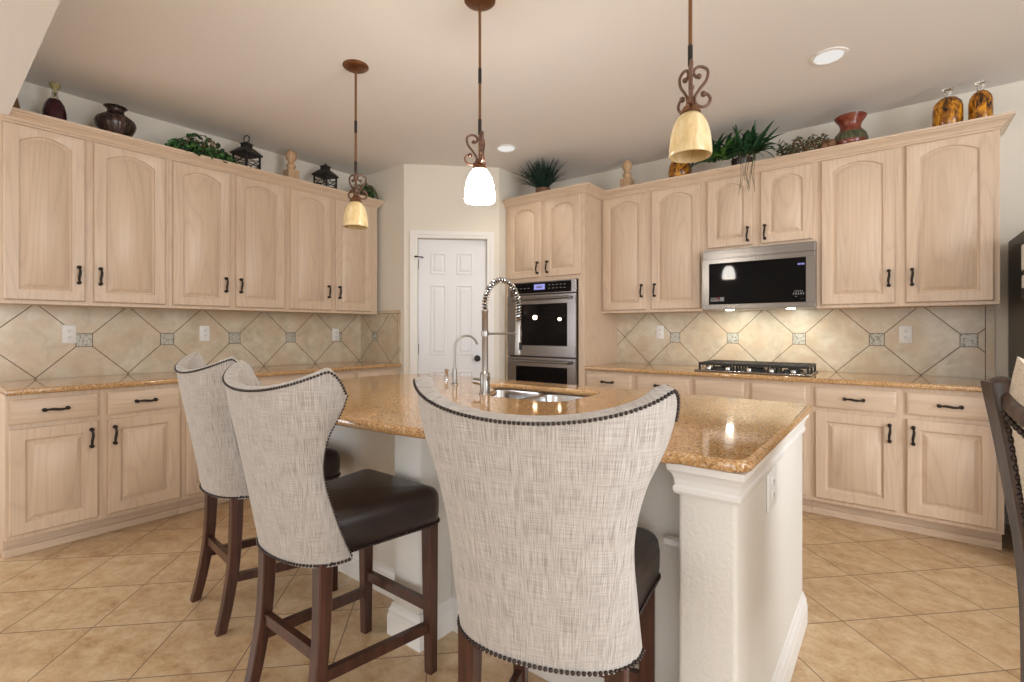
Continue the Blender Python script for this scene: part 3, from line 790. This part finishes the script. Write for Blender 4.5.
#        z    half-width  y-back  y-front
SH = [(.53, .213, -.500, -.360), (.66, .209, -.520, -.412), (.80, .207, -.545, -.452), (.91, .230, -.566, -.455), (1.0, .270, -.582, -.432), (1.12, .299, -.60, -.41)]
def ztop(s):
    a = abs(s); z = 1.056+.064*min(1, a/.8)**1.8
    if a > .74: z -= .075*((a-.74)/.26)**2
    return z
def shell_pt(s, z, inset=0.0):
    w, yb, yf = interp(SH, z); a = s*PI/2
    x = w*math.copysign(abs(math.sin(a))**.92, s); y = yf+(yb-yf)*math.cos(a)**.85
    if inset:
        e = .01; s0, s1 = max(-1, s-e), min(1, s+e)
        p, q = shell_pt(s0, z), shell_pt(s1, z); d = Vector((q[0]-p[0], q[1]-p[1])).normalized()
        n = Vector((-d.y, d.x)); return (x+n.x*inset, y+n.y*inset, z)
    return (x, y, z)
def shell_bm(th=.040, ns=48, nz=30):
    bm = NB(); S_ = [-1+2*i/ns for i in range(ns+1)]
    def grid(ins, dz=0, puff=0):
        G = []
        for i in range(nz+1):
            row = []
            for s in S_:
                v = i/nz; zt = ztop(s)+dz*(1 if v > .99 else v); z = .53+(zt-.53)*v
                pf = puff*math.sin(PI*min(1, max(0, v)))**.5*math.cos(s*PI/2)**.5
                row.append(bm.verts.new(shell_pt(s, z, ins+pf) if ins or pf else shell_pt(s, z)))
            G.append(row)
        return G
    def fill(G):
        for a, c in zip(G, G[1:]):
            for i in range(len(a)-1): bm.faces.new((a[i], a[i+1], c[i+1], c[i]))
    o = grid(0); n = grid(th, 0, .012); fill(o); fill(n)
    def rim(pa, pb, bulge):
        mid = []
        for a, c in zip(pa, pb):
            mid.append(bm.verts.new((a.co+c.co)/2+Vector(bulge(a, c))))
        for i in range(len(pa)-1):
            for A, B in ((pa, mid), (mid, pb)):
                try: bm.faces.new((A[i], A[i+1], B[i+1], B[i]))
                except ValueError: pass
        return mid
    mt = rim(o[-1], n[-1], lambda a, c: (0, 0, .008))
    mb = rim(o[0], n[0], lambda a, c: (0, 0, -.002))
    ml = rim([r[0] for r in o], [r[0] for r in n], lambda a, c: (0, .016, 0)); mr = rim([r[-1] for r in o], [r[-1] for r in n], lambda a, c: (0, .016, 0))
    for q in ((o[-1][0], mt[0], n[-1][0], ml[-1]), (o[-1][-1], mt[-1], n[-1][-1], mr[-1]), (o[0][0], mb[0], n[0][0], ml[0]), (o[0][-1], mb[-1], n[0][-1], mr[0])):
        try: bm.faces.new(q)
        except ValueError: pass
    bmesh.ops.remove_doubles(bm, verts=bm.verts, dist=.0004)
    uv = bm.loops.layers.uv.new('UVMap')
    for f in bm.faces:
        for l in f.loops:
            p = l.vert.co; l[uv].uv = (math.atan2(p.x, -(p.y+.28))*.27, p.z)
    return bm
def nail_run(bm, pts, step, r, flat=.6):
    P = [Vector(p) for p in pts]; acc = 0
    for p, q in zip(P, P[1:]):
        L = (q-p).length
        while acc <= L:
            ball(bm, tuple(p.lerp(q, acc/L)), r, 7, 4); acc += step
        acc -= L
SEAT = [(-.222, .018), (.222, .018), (.165, -.44), (-.165, -.44)]
def seat_outline(inset, r=.055, n=5):
    pts = []
    cs = [(SEAT[2][0], SEAT[2][1]), (SEAT[1][0], SEAT[1][1]), (SEAT[0][0], SEAT[0][1]), (SEAT[3][0], SEAT[3][1])]
    for (cx, cy), a0 in zip(cs, (-90, 0, 90, 180)):
        sx = 1 if cx > 0 else -1; sy = 1 if cy > -.2 else -1
        ox, oy = cx-sx*r, cy-sy*r
        for k in range(n+1):
            a = math.radians(a0+90*k/n); rr = max(.004, r-inset)
            pts.append((ox+rr*math.cos(a), oy+rr*math.sin(a)))
    return pts
def make_stool(label, grp):
    t = thing('bar_stool', label, 'bar stool', (0, 0, 0), 0, grp)
    back = obj('backrest', shell_bm(), 'linen', t, 50)
    bm = NB()
    top_ = [shell_pt(s, ztop(s)-.004, -.002) for s in [-1+2*i/80 for i in range(81)]]
    nail_run(bm, top_, .0096, .0041)
    for sg in (-1, 1):
        nail_run(bm, [(lambda p: (p[0], p[1]+.011, p[2]))(shell_pt(sg, .54+(ztop(1)-.545)*i/40, .012)) for i in range(41)], .0098, .0038)
    nail_run(bm, [shell_pt(s, .538, -.003) for s in [-1+2*i/60 for i in range(61)]], .0112, .0048)
    obj('nailhead_trim', bm, 'nail_metal', back, 60)
    bm = NB(); L = [(.012, .528), (0, .536), (-.003, .57), (-.004, .61), (0, .637), (.010, .652), (.03, .662), (.055, .668)]
    rings = []
    for ins, z in L:
        rings.append([(x, y, z) for x, y in seat_outline(ins)])
    loops(bm, rings, True, True, True)
    bmesh.ops.poke(bm, faces=[f for f in bm.faces if len(f.verts) > 8 and f.calc_center_median().z > .6])
    seat = obj('seat', bm, 'leather', t, 60)
    bm = NB(); o_ = seat_outline(-.003); front = [p for p in o_ if p[1] > -.40]
    i0 = max(range(len(o_)), key=lambda i: (o_[i][0]-o_[i][1]))
    seq = [p for p in o_ if not (p[1] < -.40)]
    nail_run(bm, [(x, y, .540) for x, y in [(.2, -.42)]+seq+[(-.2, -.42)]], .0112, .0048); obj('nailhead_trim', bm, 'nail_metal', seat, 60)
    for sx in (-1, 1):
        bm = NB(); leg(bm, [(sx*.188, -.022, .54), (sx*.190, -.022, .3), (sx*.192, -.020, 0)], [(.046, .046), (.042, .042), (.034, .034)]); obj('leg', bm, 'espresso', t, 30)
        bm = NB(); pts = smooth_path([(sx*.168, -.430, .54), (sx*.169, -.432, .42), (sx*.172, -.442, .26), (sx*.177, -.468, .10), (sx*.180, -.492, 0)], 3)
        n_ = len(pts); leg(bm, pts, [(.046-.010*i/(n_-1), .046-.010*i/(n_-1)) for i in range(n_)]); obj('leg', bm, 'espresso', t, 30)
        bm = NB(); beam(bm, (sx*.190, -.022, .165), (sx*.172, -.448, .205), .022, .034); obj('stretcher', bm, 'espresso', t)
    bm = NB(); beam(bm, (-.19, -.022, .235), (.19, -.022, .235), .022, .036); obj('stretcher', bm, 'espresso', t)
    bm = NB(); beam(bm, (-.171, -.440, .265), (.171, -.440, .265), .022, .036); obj('stretcher', bm, 'espresso', t)
    return t
gs = 'wingback counter stools at the island'
st = make_stool('linen wingback stool nearest the camera, its back towards us', gs)
st.location = (-.74, 1.30, 0); st.rotation_euler.z = math.radians(17)
s2 = dup(st, 'linen wingback stool in the middle, its dark leather seat in full view'); s2.location = (-1.506, 1.235, 0); s2.rotation_euler.z = math.radians(0)
s3 = dup(st, 'linen wingback stool farthest left, partly behind the middle stool'); s3.location = (-2.28, 1.35, 0); s3.rotation_euler.z = math.radians(-5.6)

# wood framed chair cut by the right edge of the picture
def make_frame_chair():
    t = thing('dining_chair', 'dark wood framed chair with cream nailhead back at the far right', 'chair', (.728, 1.55, 0), math.radians(-70))
    #      z    half-width y of stile
    tab = [(0, .205, -.425), (.5, .205, -.425), (.72, .212, -.430), (.85, .224, -.440), (1.0, .240, -.453), (1.10, .252, -.464)]
    for sx in (-1, 1):
        bm = NB(); pts, sz = [], []
        for i in range(23):
            z = 1.105*i/22; w, y = interp(tab, z); pts.append((sx*w, y, z)); k = max(0, (z-.6)/.5)
            sz.append((.040+.012*k, .050+.02*k))
        leg(bm, pts, sz)
        # scrolled ear at the head of the stile
        ball(bm, (sx*.254, -.466, 1.098), .026, 12, 8, .8)
        obj('back_stile', bm, 'worn_wood', t, 40)
        bm = NB(); leg(bm, [(sx*.215, .02, .44), (sx*.225, .035, .36), (sx*.215, .03, .18), (sx*.215, .02, 0)], [(.055, .055), (.06, .06), (.04, .04), (.034, .034)]); obj('leg', bm, 'worn_wood', t, 40)
    def topz(u): return 1.075-.05*(1-u*u)
    bm = NB(); pts = [(u*.25, -.460-.03*(1-u*u), topz(u)) for u in [-1+i/8 for i in range(17)]]
    rings = [[(x, y-.018, z-.014), (x, y+.018, z-.014), (x, y+.018, z+.010), (x, y+.008, z+.018), (x, y-.008, z+.018), (x, y-.018, z+.010)] for x, y, z in pts]
    loops(bm, rings, True, True, True); obj('top_rail', bm, 'worn_wood', t, 40)
    bm = NB(); beam(bm, (-.2, -.425, .56), (.2, -.425, .56), .03, .06); obj('lower_rail', bm, 'worn_wood', t)
    # padded back: rear and front faces with a domed top showing above the rail
    def panel(off, dz, dome):
        G = []
        for i in range(15):
            row = []
            for k in range(17):
                u = -1+k/8; v = i/14; z1 = topz(u)-.02+dz; z = .58+(z1-.58)*v; w, y = interp(tab, z)
                bow = -.03*(1-u*u)*v
                row.append((u*(w-.022), y+bow+off+dome*math.sqrt(max(0, 1-u*u))*math.sin(PI*min(.95, max(.05, v))), z))
            G.append(row)
        return G
    bm = NB(); A = panel(-.016, 0, -.012); B = panel(.035, .10, .03)
    for G in (A, B): loops(bm, G, False)
    n_ = len(A)
    loops(bm, [A[-1], [((a[0]+c[0])/2, (a[1]+c[1])/2, c[2]+.012) for a, c in zip(A[-1], B[-1])], B[-1]], False)
    for k in (0, -1): loops(bm, [[r[k] for r in A], [r[k] for r in B]], False)
    loops(bm, [A[0], B[0]], False)
    bmesh.ops.remove_doubles(bm, verts=bm.verts, dist=.0005)
    pad = obj('back_pad', bm, 'cream_linen', t, 50)
    bm = NB()
    for k in (0, -1): nail_run(bm, [(r[k][0]*(.975), r[k][1]-.004, r[k][2]) for r in A], .021, .0075)
    nail_run(bm, [(p[0], p[1]-.006, p[2]-.012) for p in A[-1]], .021, .0075)
    nail_run(bm, [(u*.245, -.440-.03*(1-u*u), topz(u)+.019) for u in [-1+i/12 for i in range(25)]], .019, .0065)
    obj('nailhead_trim', bm, 'nail_metal', pad, 60)
    bm = NB(); L = [(.02, .44), (.0, .45), (0, .50), (.03, .53), (.07, .545)]
    loops(bm, [[(x*1.1, y*.93+.03, z) for x, y in seat_outline(i)] for i, z in L], True, True, True); obj('seat', bm, 'cream_linen', t, 50)
    bm = NB()
    for sx in (-1, 1): beam(bm, (sx*.2, -.42, .42), (sx*.21, .02, .42), .03, .06)
    beam(bm, (-.21, .025, .42), (.21, .025, .42), .03, .06); beam(bm, (-.2, -.42, .42), (.2, -.42, .42), .03, .06); obj('seat_rail', bm, 'worn_wood', t)
    return t
make_frame_chair()

# ------------------------------------------------------------------ refrigerator
fr = thing('refrigerator', 'black refrigerator with notes on its side, at the right end of the back wall', 'refrigerator', (.567, 3.55, 0))
b = NB(); box(b, 0, .90, 0, .78, .02, 1.78, .006); obj('body', b, 'fridge_black', fr)
for x0, x1, z0, z1 in ((.003, .447, .62, 1.775), (.453, .897, .62, 1.775), (.003, .897, .06, .61)):
    b = NB(); box(b, x0, x1, -.07, -.006, z0, z1, .012, 3); d = obj('door', b, 'fridge_black', fr, 40)
    b = NB()
    if z0 > .5:
        hx = x1-.04 if x0 < .1 else x0+.04
        tube(b, [(hx, -.07, .8), (hx, -.12, .83), (hx, -.12, 1.5), (hx, -.07, 1.53)], .011, 10)
    else: tube(b, [(.2, -.07, .54), (.23, -.12, .54), (.67, -.12, .54), (.7, -.07, .54)], .011, 10)
    obj('handle', b, 'steel', d, 40)
for lab, y0, y1, z0, z1, nm in (('white paper note on the fridge side, upper', 3.70, 3.92, 1.56, 1.70, 'paper_note'), ('white paper note on the fridge side, lower', 3.72, 3.91, 1.46, 1.53, 'paper_note')):
    b = NB(); box(b, .5655, .5668, y0, y1, z0, z1); tag(obj(nm, b, 'paper_white'), lab, 'paper', 'notes on the refrigerator')
b = NB(); box(b, .561, .5668, 3.78, 3.90, 1.40, 1.44, .002); tag(obj('magnet_clip', b, 'black_iron'), 'black magnetic clip on the fridge side under the notes', 'magnet')

# ------------------------------------------------------------------ pendants and cans
def pendant(loc, label, lit, ang):
    t = thing('pendant_lamp', label, 'pendant lamp', (loc[0], loc[1], 1.834), math.radians(ang), 'bronze scroll pendants over the island')
    top = CE-1.834
    b = NB(); lathe(b, [(.074, top), (.074, top-.006), (.068, top-.012), (.052, top-.020), (.034, top-.026), (.012, top-.026), (.006, top-.028)], 24, (0, 0, 0), True, True); obj('canopy', b, 'bronze', t, 40)
    b = NB(); tube(b, [(0, 0, top-.02), (0, 0, .15)], .0065, 10); obj('rod', b, 'bronze', t, 60)
    for z in (top-.36, top-.60):
        b = NB(); tube(b, [(0, 0, z-.035), (0, 0, z+.035)], .0085, 10); obj('rod_coupling', b, 'dark_collar', t, 60)
    b = NB(); lathe(b, [(.011, .20), (.013, .18), (.024, .172), (.028, .165), (.034, .155), (.036, .148), (.030, .146)], 20, (0, 0, 0), True, True); obj('shade_holder', b, 'bronze', t, 40)
    sx = [(.030, .107), (.020, .105), (.011, .120), (.020, .136), (.0375, .141), (.056, .134), (.062, .120), (.055, .093), (.032, .062), (.016, .034), (.020, .011), (.041, .001), (.062, .010), (.070, .030), (.058, .046), (.046, .046)]
    for k in range(3):
        a = (0, 1.85, -1.85)[k]; pts = [(x*math.cos(a), x*math.sin(a), z+.172) for x, z in sx]
        b = NB(); P_ = smooth_path(pts, 5); tube(b, P_, .0052, 8); ball(b, tuple(P_[0]), .0095, 10, 7); ball(b, tuple(P_[-1]), .0105, 10, 7); obj('scroll', b, 'scroll_bronze', t, 60)
    b = NB(); pr = [(.070, 0), (.0715, .010), (.0705, .038), (.0665, .072), (.058, .106), (.045, .131), (.034, .145)]
    pin = [(r-.004, z) for r, z in pr[::-1]]
    lathe(b, [(.069, -.001)]+pr+pin+[(.067, .0), (.069, -.001)], 32); obj('lamp_shade', b, 'shade_lit' if lit else 'shade_unlit', t, 60)
    b = NB(); ball(b, (0, 0, .07), .026, 12, 8, 1.3); lathe(b, [(.013, .10), (.013, .145)], 10, (0, 0, 0), True, True); obj('bulb', b, 'lamp_white' if lit else 'white_plastic', t, 60)
pendant((-2.505, 1.72), 'bronze scroll pendant with unlit amber shade, leftmost over the island', False, 75)
pendant((-1.541, 1.735), 'bronze scroll pendant with glowing white shade, over the faucet', True, 218)
pendant((-.560, 1.735), 'bronze scroll pendant with unlit amber shade, rightmost over the island', False, 38)
def can(x, y, label):
    t = thing('recessed_light', label, 'ceiling light', (x, y, CE), 0, 'recessed ceiling lights')
    b = NB(); lathe(b, [(.095, -.001), (.094, -.006), (.078, -.008), (.072, -.004), (.070, -.001)], 32); obj('trim_ring', b, 'trim_white', t, 40)
    b = NB(); lathe(b, [(.072, -.0035), (.05, -.0018), (.001, -.0012)], 32, (0, 0, 0), True, True); obj('lens', b, 'can_lens', t, 40)
    d = bpy.data.lights.new('can_light', 'SPOT'); d.energy = 13; d.spot_size = math.radians(120); d.spot_blend = .7; d.shadow_soft_size = .06; d.color = (1, .9, .76)
    o = bpy.data.objects.new('can_light', d); C.objects.link(o); o.location = (x, y, CE-.02)
can(-.289, 3.309, 'round recessed ceiling light in front of the right upper cabinets')
can(-2.62, 3.29, 'round recessed ceiling light near the pantry and oven tower')

# ------------------------------------------------------------------ things on top of the cabinets
ZT = 2.4505
def leafblade(bm, base, direction, L, w, droop, n=6, fold=.25):
    d = Vector(direction).normalized(); side = d.cross(Vector((0, 0, 1)))
    if side.length < .01: side = Vector((1, 0, 0))
    side.normalize(); p = Vector(base); rows = []
    for i in range(n+1):
        t = i/n; ww = w*math.sin(PI*(.12+.88*t))**.8 if i < n else 0.0008
        up = side.cross(d)
        rows.append((p-side*ww+up*ww*fold, p.copy(), p+side*ww+up*ww*fold))
        p = p+d*(L/n); d = (d+Vector((0, 0, -droop/n))).normalized()
    loops(bm, rows, False)
def leaf(bm, p, n, L, w):
    n = Vector(n).normalized(); a = n.orthogonal().normalized(); a.rotate(Matrix.Rotation(rnd.uniform(0, 6.28), 3, n)); s_ = n.cross(a); p = Vector(p)
    vs = [bm.verts.new(p+a*u*L+s_*v*w+n*k*L) for u, v, k in ((-.5, 0, 0), (-.1, .5, .08), (.25, .35, .05), (.5, 0, -.08), (.25, -.35, .05), (-.1, -.5, .08), (0, 0, -.03))]
    for i in range(6): bm.faces.new((vs[i], vs[(i+1) % 6], vs[6]))
def clampz(z): return min(z, CE-.02)
def ivy(label, x, y, rx, ry, hz, n, rotz=0):
    t = thing('ivy_plant', label, 'plant', (x, y, ZT), rotz, 'artificial ivy on the left cabinets')
    b = NB(); lathe(b, [(.05, 0), (.06, .05), (.062, .07), (.05, .072)], 16, (0, 0, 0), True, True); obj('pot', b, 'terracotta_dark', t, 40)
    b = NB()
    for i in range(14):
        a = rnd.uniform(0, 2*PI); r = rnd.uniform(.5, 1); e = (rx*r*math.cos(a), ry*r*math.sin(a))
        tube(b, smooth_path([(0, 0, .06), (e[0]*.4, e[1]*.4, hz*.9), (e[0]*.8, e[1]*.8, hz*.7), (e[0], e[1], hz*.25)], 3), .0025, 5)
    obj('stems', b, 'dry_stem', t)
    for mat, cnt in (('leaf_dark', n*2//5), ('leaf_mid', n*3//5)):
        b = NB()
        for i in range(cnt):
            a = rnd.uniform(0, 2*PI); r = math.sqrt(rnd.random()); h = hz*(1-r*r*.75)*rnd.uniform(.35, 1.05)
            leaf(b, (rx*r*math.cos(a), ry*r*math.sin(a), max(.02, h)), (rnd.uniform(-.7, .7)+math.cos(a)*.5, rnd.uniform(-.7, .7)+math.sin(a)*.5-.0, rnd.uniform(.2, 1)), rnd.uniform(.035, .055), rnd.uniform(.028, .042))
        obj('foliage', b, mat, t)
    return t
XI = -4.06
# brown pot hidden partly behind the header
t = thing('clay_pot', 'brown clay pot at the left end, mostly hidden by the lower ceiling edge', 'vase', (XI, .455, ZT))
b = NB(); lathe(b, [(.03, 0), (.045, .03), (.05, .08), (.04, .13), (.03, .15), (.036, .165)], 20, (0, 0, 0), True, True); obj('body', b, 'terracotta_dark', t, 40)
t = thing('glass_bottle', 'clear glass bottle of dark red liquid on the left cabinets', 'bottle', (XI, .655, ZT))
pb = [(.034, 0), (.046, .012), (.056, .06), (.055, .11), (.046, .155), (.030, .185), (.017, .20), (.015, .235), (.018, .245)]
b = NB(); lathe(b, pb[:6], 48, (0, 0, 0), True, True, (.025, 12)); obj('filled_body', b, 'wine_liquid', t, 60)
b = NB(); lathe(b, pb[5:], 20, (0, 0, 0), False, False); obj('neck', b, 'clear_glass', t, 60)
b = NB(); lathe(b, [(.012, .23), (.014, .25), (.026, .268), (.028, .285), (.010, .295)], 12, (0, 0, 0), True, True); obj('stopper', b, 'cork', t, 40)
t = thing('ribbed_vase', 'dark brown ribbed vase with flared lip on the left cabinets', 'vase', (XI, .953, ZT))
b = NB(); pv = [(.040, 0), (.05, .008), (.078, .06), (.104, .115), (.110, .14), (.100, .165), (.062, .195), (.046, .205), (.044, .225), (.055, .24), (.064, .246), (.058, .25), (.038, .235)]
lathe(b, pv, 72, (0, 0, 0), True, True, (.018, 18)); obj('body', b, 'vase_brown', t, 60)
ivy('bushy green ivy on the left cabinets between vase and ringed lantern', XI+.04, 1.45, .13, .25, .20, 320)
def lantern(label, y, ring):
    t = thing('lantern', label, 'lantern', (XI, y, ZT), math.radians(20), 'black metal lanterns'); w = .066; h = .165
    b = NB(); box(b, -w-.012, w+.012, -w-.012, w+.012, 0, .014, .003)
    obj('base', b, 'black_iron', t)
    for sx in (-1, 1):
        for sy in (-1, 1):
            b = NB(); box(b, sx*w-.006, sx*w+.006, sy*w-.006, sy*w+.006, .012, h); obj('post', b, 'black_iron', t)
    b = NB()
    for k in range(4):
        m = Matrix.Rotation(k*PI/2, 3, 'Z')
        for z0, z1 in ((.03, .075), (.075, .03), (.09, .135), (.135, .09)):
            A = m @ Vector((-w, -w, z0)); B = m @ Vector((w, -w, z1)); tube(b, [A, B], .0035, 6)
        tube(b, [m @ Vector((-w, -w, .083)), m @ Vector((w, -w, .083))], .0035, 6)
    obj('lattice', b, 'black_iron', t)
    b = NB(); loops(b, [[(sx*r, sy*r, z) for sx, sy in ((-1, -1), (1, -1), (1, 1), (-1, 1))] for r, z in ((w+.016, h), (w+.018, h+.010), (.040, h+.055), (.030, h+.060), (.030, h+.085), (.038, h+.088), (.012, h+.104))], True, True, True); obj('roof', b, 'black_iron', t)
    b = NB(); lathe(b, [(.022, 0), (.022, .09), (.004, .092)], 16, (0, 0, .014), True, True); obj('candle', b, 'paper_white', t, 40)
    b = NB()
    if ring:
        tube(b, [(.028*math.cos(a), 0, h+.128+.028*math.sin(a)) for a in [2*PI*i/20 for i in range(21)]], .004, 6, False)
    else: ball(b, (0, 0, h+.108), .010)
    obj('hanging_ring' if ring else 'finial', b, 'black_iron', t, 60)
lantern('black metal lantern with a round hanging ring on left cabinets', 1.785, True)
lantern('black metal lantern without a ring beside the small ivy', 2.47, False)
def finial(label, loc, s=1.0):
    t = thing('wooden_finial', label, 'ornament', loc, 0, 'turned wooden finials')
    b = NB(); box(b, -.046*s, .046*s, -.046*s, .046*s, 0, .13*s, .005); obj('plinth', b, 'finial_wood', t)
    b = NB(); lathe(b, [(r*s, z*s) for r, z in ((.034, .12), (.036, .128), (.026, .14), (.030, .15), (.038, .165), (.032, .178), (.020, .19), (.024, .20), (.040, .222), (.043, .245), (.038, .268), (.024, .285), (.006, .292))], 20, (0, 0, 0), True, True); obj('turning', b, 'finial_wood', t, 40)
finial('turned wooden finial between the two black lanterns', (XI, 2.15, ZT), 1.06)
ivy('small ivy at the far end of the left cabinets', XI+.03, 2.86, .11, .16, .19, 170)
# tower: grassy plant in a pot
t = thing('grass_plant', 'spiky dark grass plant in small pot on the oven tower', 'plant', (-2.60, 3.82, ZT))
b = NB(); lathe(b, [(.055, 0), (.068, .06), (.072, .10), (.056, .102)], 18, (0, 0, 0), True, True); obj('pot', b, 'terracotta_dark', t, 40)
b = NB()
for i in range(190):
    a = rnd.uniform(0, 2*PI); tl = rnd.uniform(.1, 2.2)
    d = (math.cos(a)*tl*.9, math.sin(a)*tl*.5-.35, 1); L = rnd.uniform(.22, .34)
    leafblade(b, (rnd.uniform(-.04, .04), rnd.uniform(-.03, .03), .09), d, L*(.9 if tl < .6 else 1), .0075, rnd.uniform(.1, .8), 5)
obj('blades', b, 'blue_grass', t)
finial('turned wooden finial on the back cabinets beside the oven tower', (-1.90, 4.14, ZT), 1.06)
# amber vase behind the right pendant
t = thing('amber_vase', 'amber and brown handled vase behind the right pendant', 'vase', (-1.415, 4.12, ZT))
b = NB(); lathe(b, [(.05, 0), (.08, .03), (.096, .10), (.088, .15), (.064, .20), (.056, .235), (.068, .275), (.062, .277)], 24, (0, 0, 0), True, True); obj('body', b, 'amber_mottled', t, 60)
b = NB(); tube(b, smooth_path([(.055, 0, .25), (.10, 0, .245), (.115, 0, .18), (.090, 0, .12)], 5), .008, 8); obj('handle', b, 'black_iron', t, 60)
# spiky plant
t = thing('dracaena_plant', 'large spiky leafed plant above the microwave, trailing over the crown', 'plant', (-.93, 4.11, ZT))
b = NB(); lathe(b, [(.06, 0), (.075, .06), (.08, .10), (.07, .102)], 18, (0, 0, 0), True, True); obj('pot', b, 'vase_brown', t, 40)
for mat, n in (('leaf_dark', 84), ('leaf_bright', 16)):
    b = NB()
    for i in range(n):
        a = rnd.uniform(0, 2*PI); tl = rnd.uniform(.3, 1.7); ca, sa = math.cos(a), math.sin(a)
        cx = rnd.choice((-.20, -.12, -.06, .0, .06, .10)) if mat == 'leaf_dark' else -.10
        c0 = (cx+rnd.uniform(-.03, .03), -.08+rnd.uniform(-.04, .02), .10)
        d = (ca*tl, -abs(sa)*tl*.55-.15, rnd.uniform(.35, 1.0)); leafblade(b, c0, d, rnd.uniform(.17, .27), rnd.uniform(.013, .021), rnd.uniform(.5, 2.0), 7)
    if mat == 'leaf_dark':
        for dx, L in ((.0, .30), (.10, .29)): leafblade(b, (dx, -.06, .06), (dx*1.2-.05, -.25, 1), L, .016, .12, 7)
    obj('leaves' if mat == 'leaf_dark' else 'young_leaves', b, mat, t)
b = NB()
for i in range(9):
    x = .06+rnd.uniform(-.05, .07)
    tube(b, smooth_path([(x*.6, -.06, .10), (x, -.19, .09), (x+.01, -.225, .02), (x+rnd.uniform(-.02, .02), -.215, -.08), (x+rnd.uniform(-.03, .03), -.21, -rnd.uniform(.10, .24))], 4), .0016, 4)
obj('trailing_stems', b, 'leaf_olive', t)
# vine piece lying right of it
t = thing('dried_vine', 'curly dried vine and succulent spray lying beside the spiky plant', 'plant', (-.53, 4.06, ZT))
b = NB()
for i in range(10):
    x0 = rnd.uniform(-.12, .03); tube(b, smooth_path([(x0, rnd.uniform(-.03, .05), .02), (x0+.05, -.02, rnd.uniform(.08, .14)), (x0+.10, .0, rnd.uniform(.03, .12)), (x0+.16, -.01, rnd.uniform(.07, .13))], 4), .004, 6)
tube(b, [(-.02+.028*math.cos(a), 0, .12+.028*math.sin(a)) for a in [2*PI*i/16*.9 for i in range(17)]], .005, 6)
obj('stems', b, 'dry_stem', t, 60)
b = NB()
for i in range(170): leaf(b, (rnd.uniform(-.14, .17), rnd.uniform(-.09, .06), rnd.uniform(.03, .14)), (rnd.uniform(-1, 1), rnd.uniform(-1, .2), rnd.uniform(.1, 1)), .045, .02)
obj('foliage', b, 'leaf_olive', t)
b = NB(); ball(b, (.19, -.02, .065), .032, 10, 7); ball(b, (.15, -.03, .055), .026, 10, 7); obj('dried_pod', b, 'terracotta_dark', t, 60)
t = thing('glazed_pot', 'red glazed flared pot with green band on the right cabinets', 'vase', (-.235, 4.12, ZT))
b = NB(); lathe(b, [(.06, 0), (.085, .02), (.10, .06), (.103, .09), (.092, .125), (.066, .155), (.060, .175), (.068, .205), (.092, .238), (.096, .248), (.09, .252), (.06, .22)], 32, (0, 0, 0), True, True); obj('body', b, 'red_glaze', t, 60)
def decor_bottle(label, x, r, h):
    t = thing('decorative_bottle', label, 'bottle', (x, 4.10, ZT), 0, 'amber filled glass bottles')
    pr = [(r*.9, 0), (r, .01), (r, h*.55), (r*.92, h*.66), (r*.6, h*.76), (.018, h*.80), (.016, h*.90), (.022, h*.92)]
    b = NB(); lathe(b, pr[:6], 28, (0, 0, 0), True, True); obj('filled_body', b, 'amber_mottled', t, 60)
    b = NB(); lathe(b, pr[5:], 20, (0, 0, 0), False, False); obj('neck', b, 'clear_glass', t, 60)
    b = NB(); lathe(b, [(.013, h*.88), (.014, h*.93), (.026, h*.95), (.028, h*.98), (.012, h)], 14, (0, 0, 0), True, True); obj('stopper', b, 'clear_glass', t, 60)
decor_bottle('wide glass bottle of amber fruit, left of the pair on the right cabinets', .268, .074, .29)
decor_bottle('narrower glass bottle of amber fruit at the right cabinet end', .418, .056, .285)
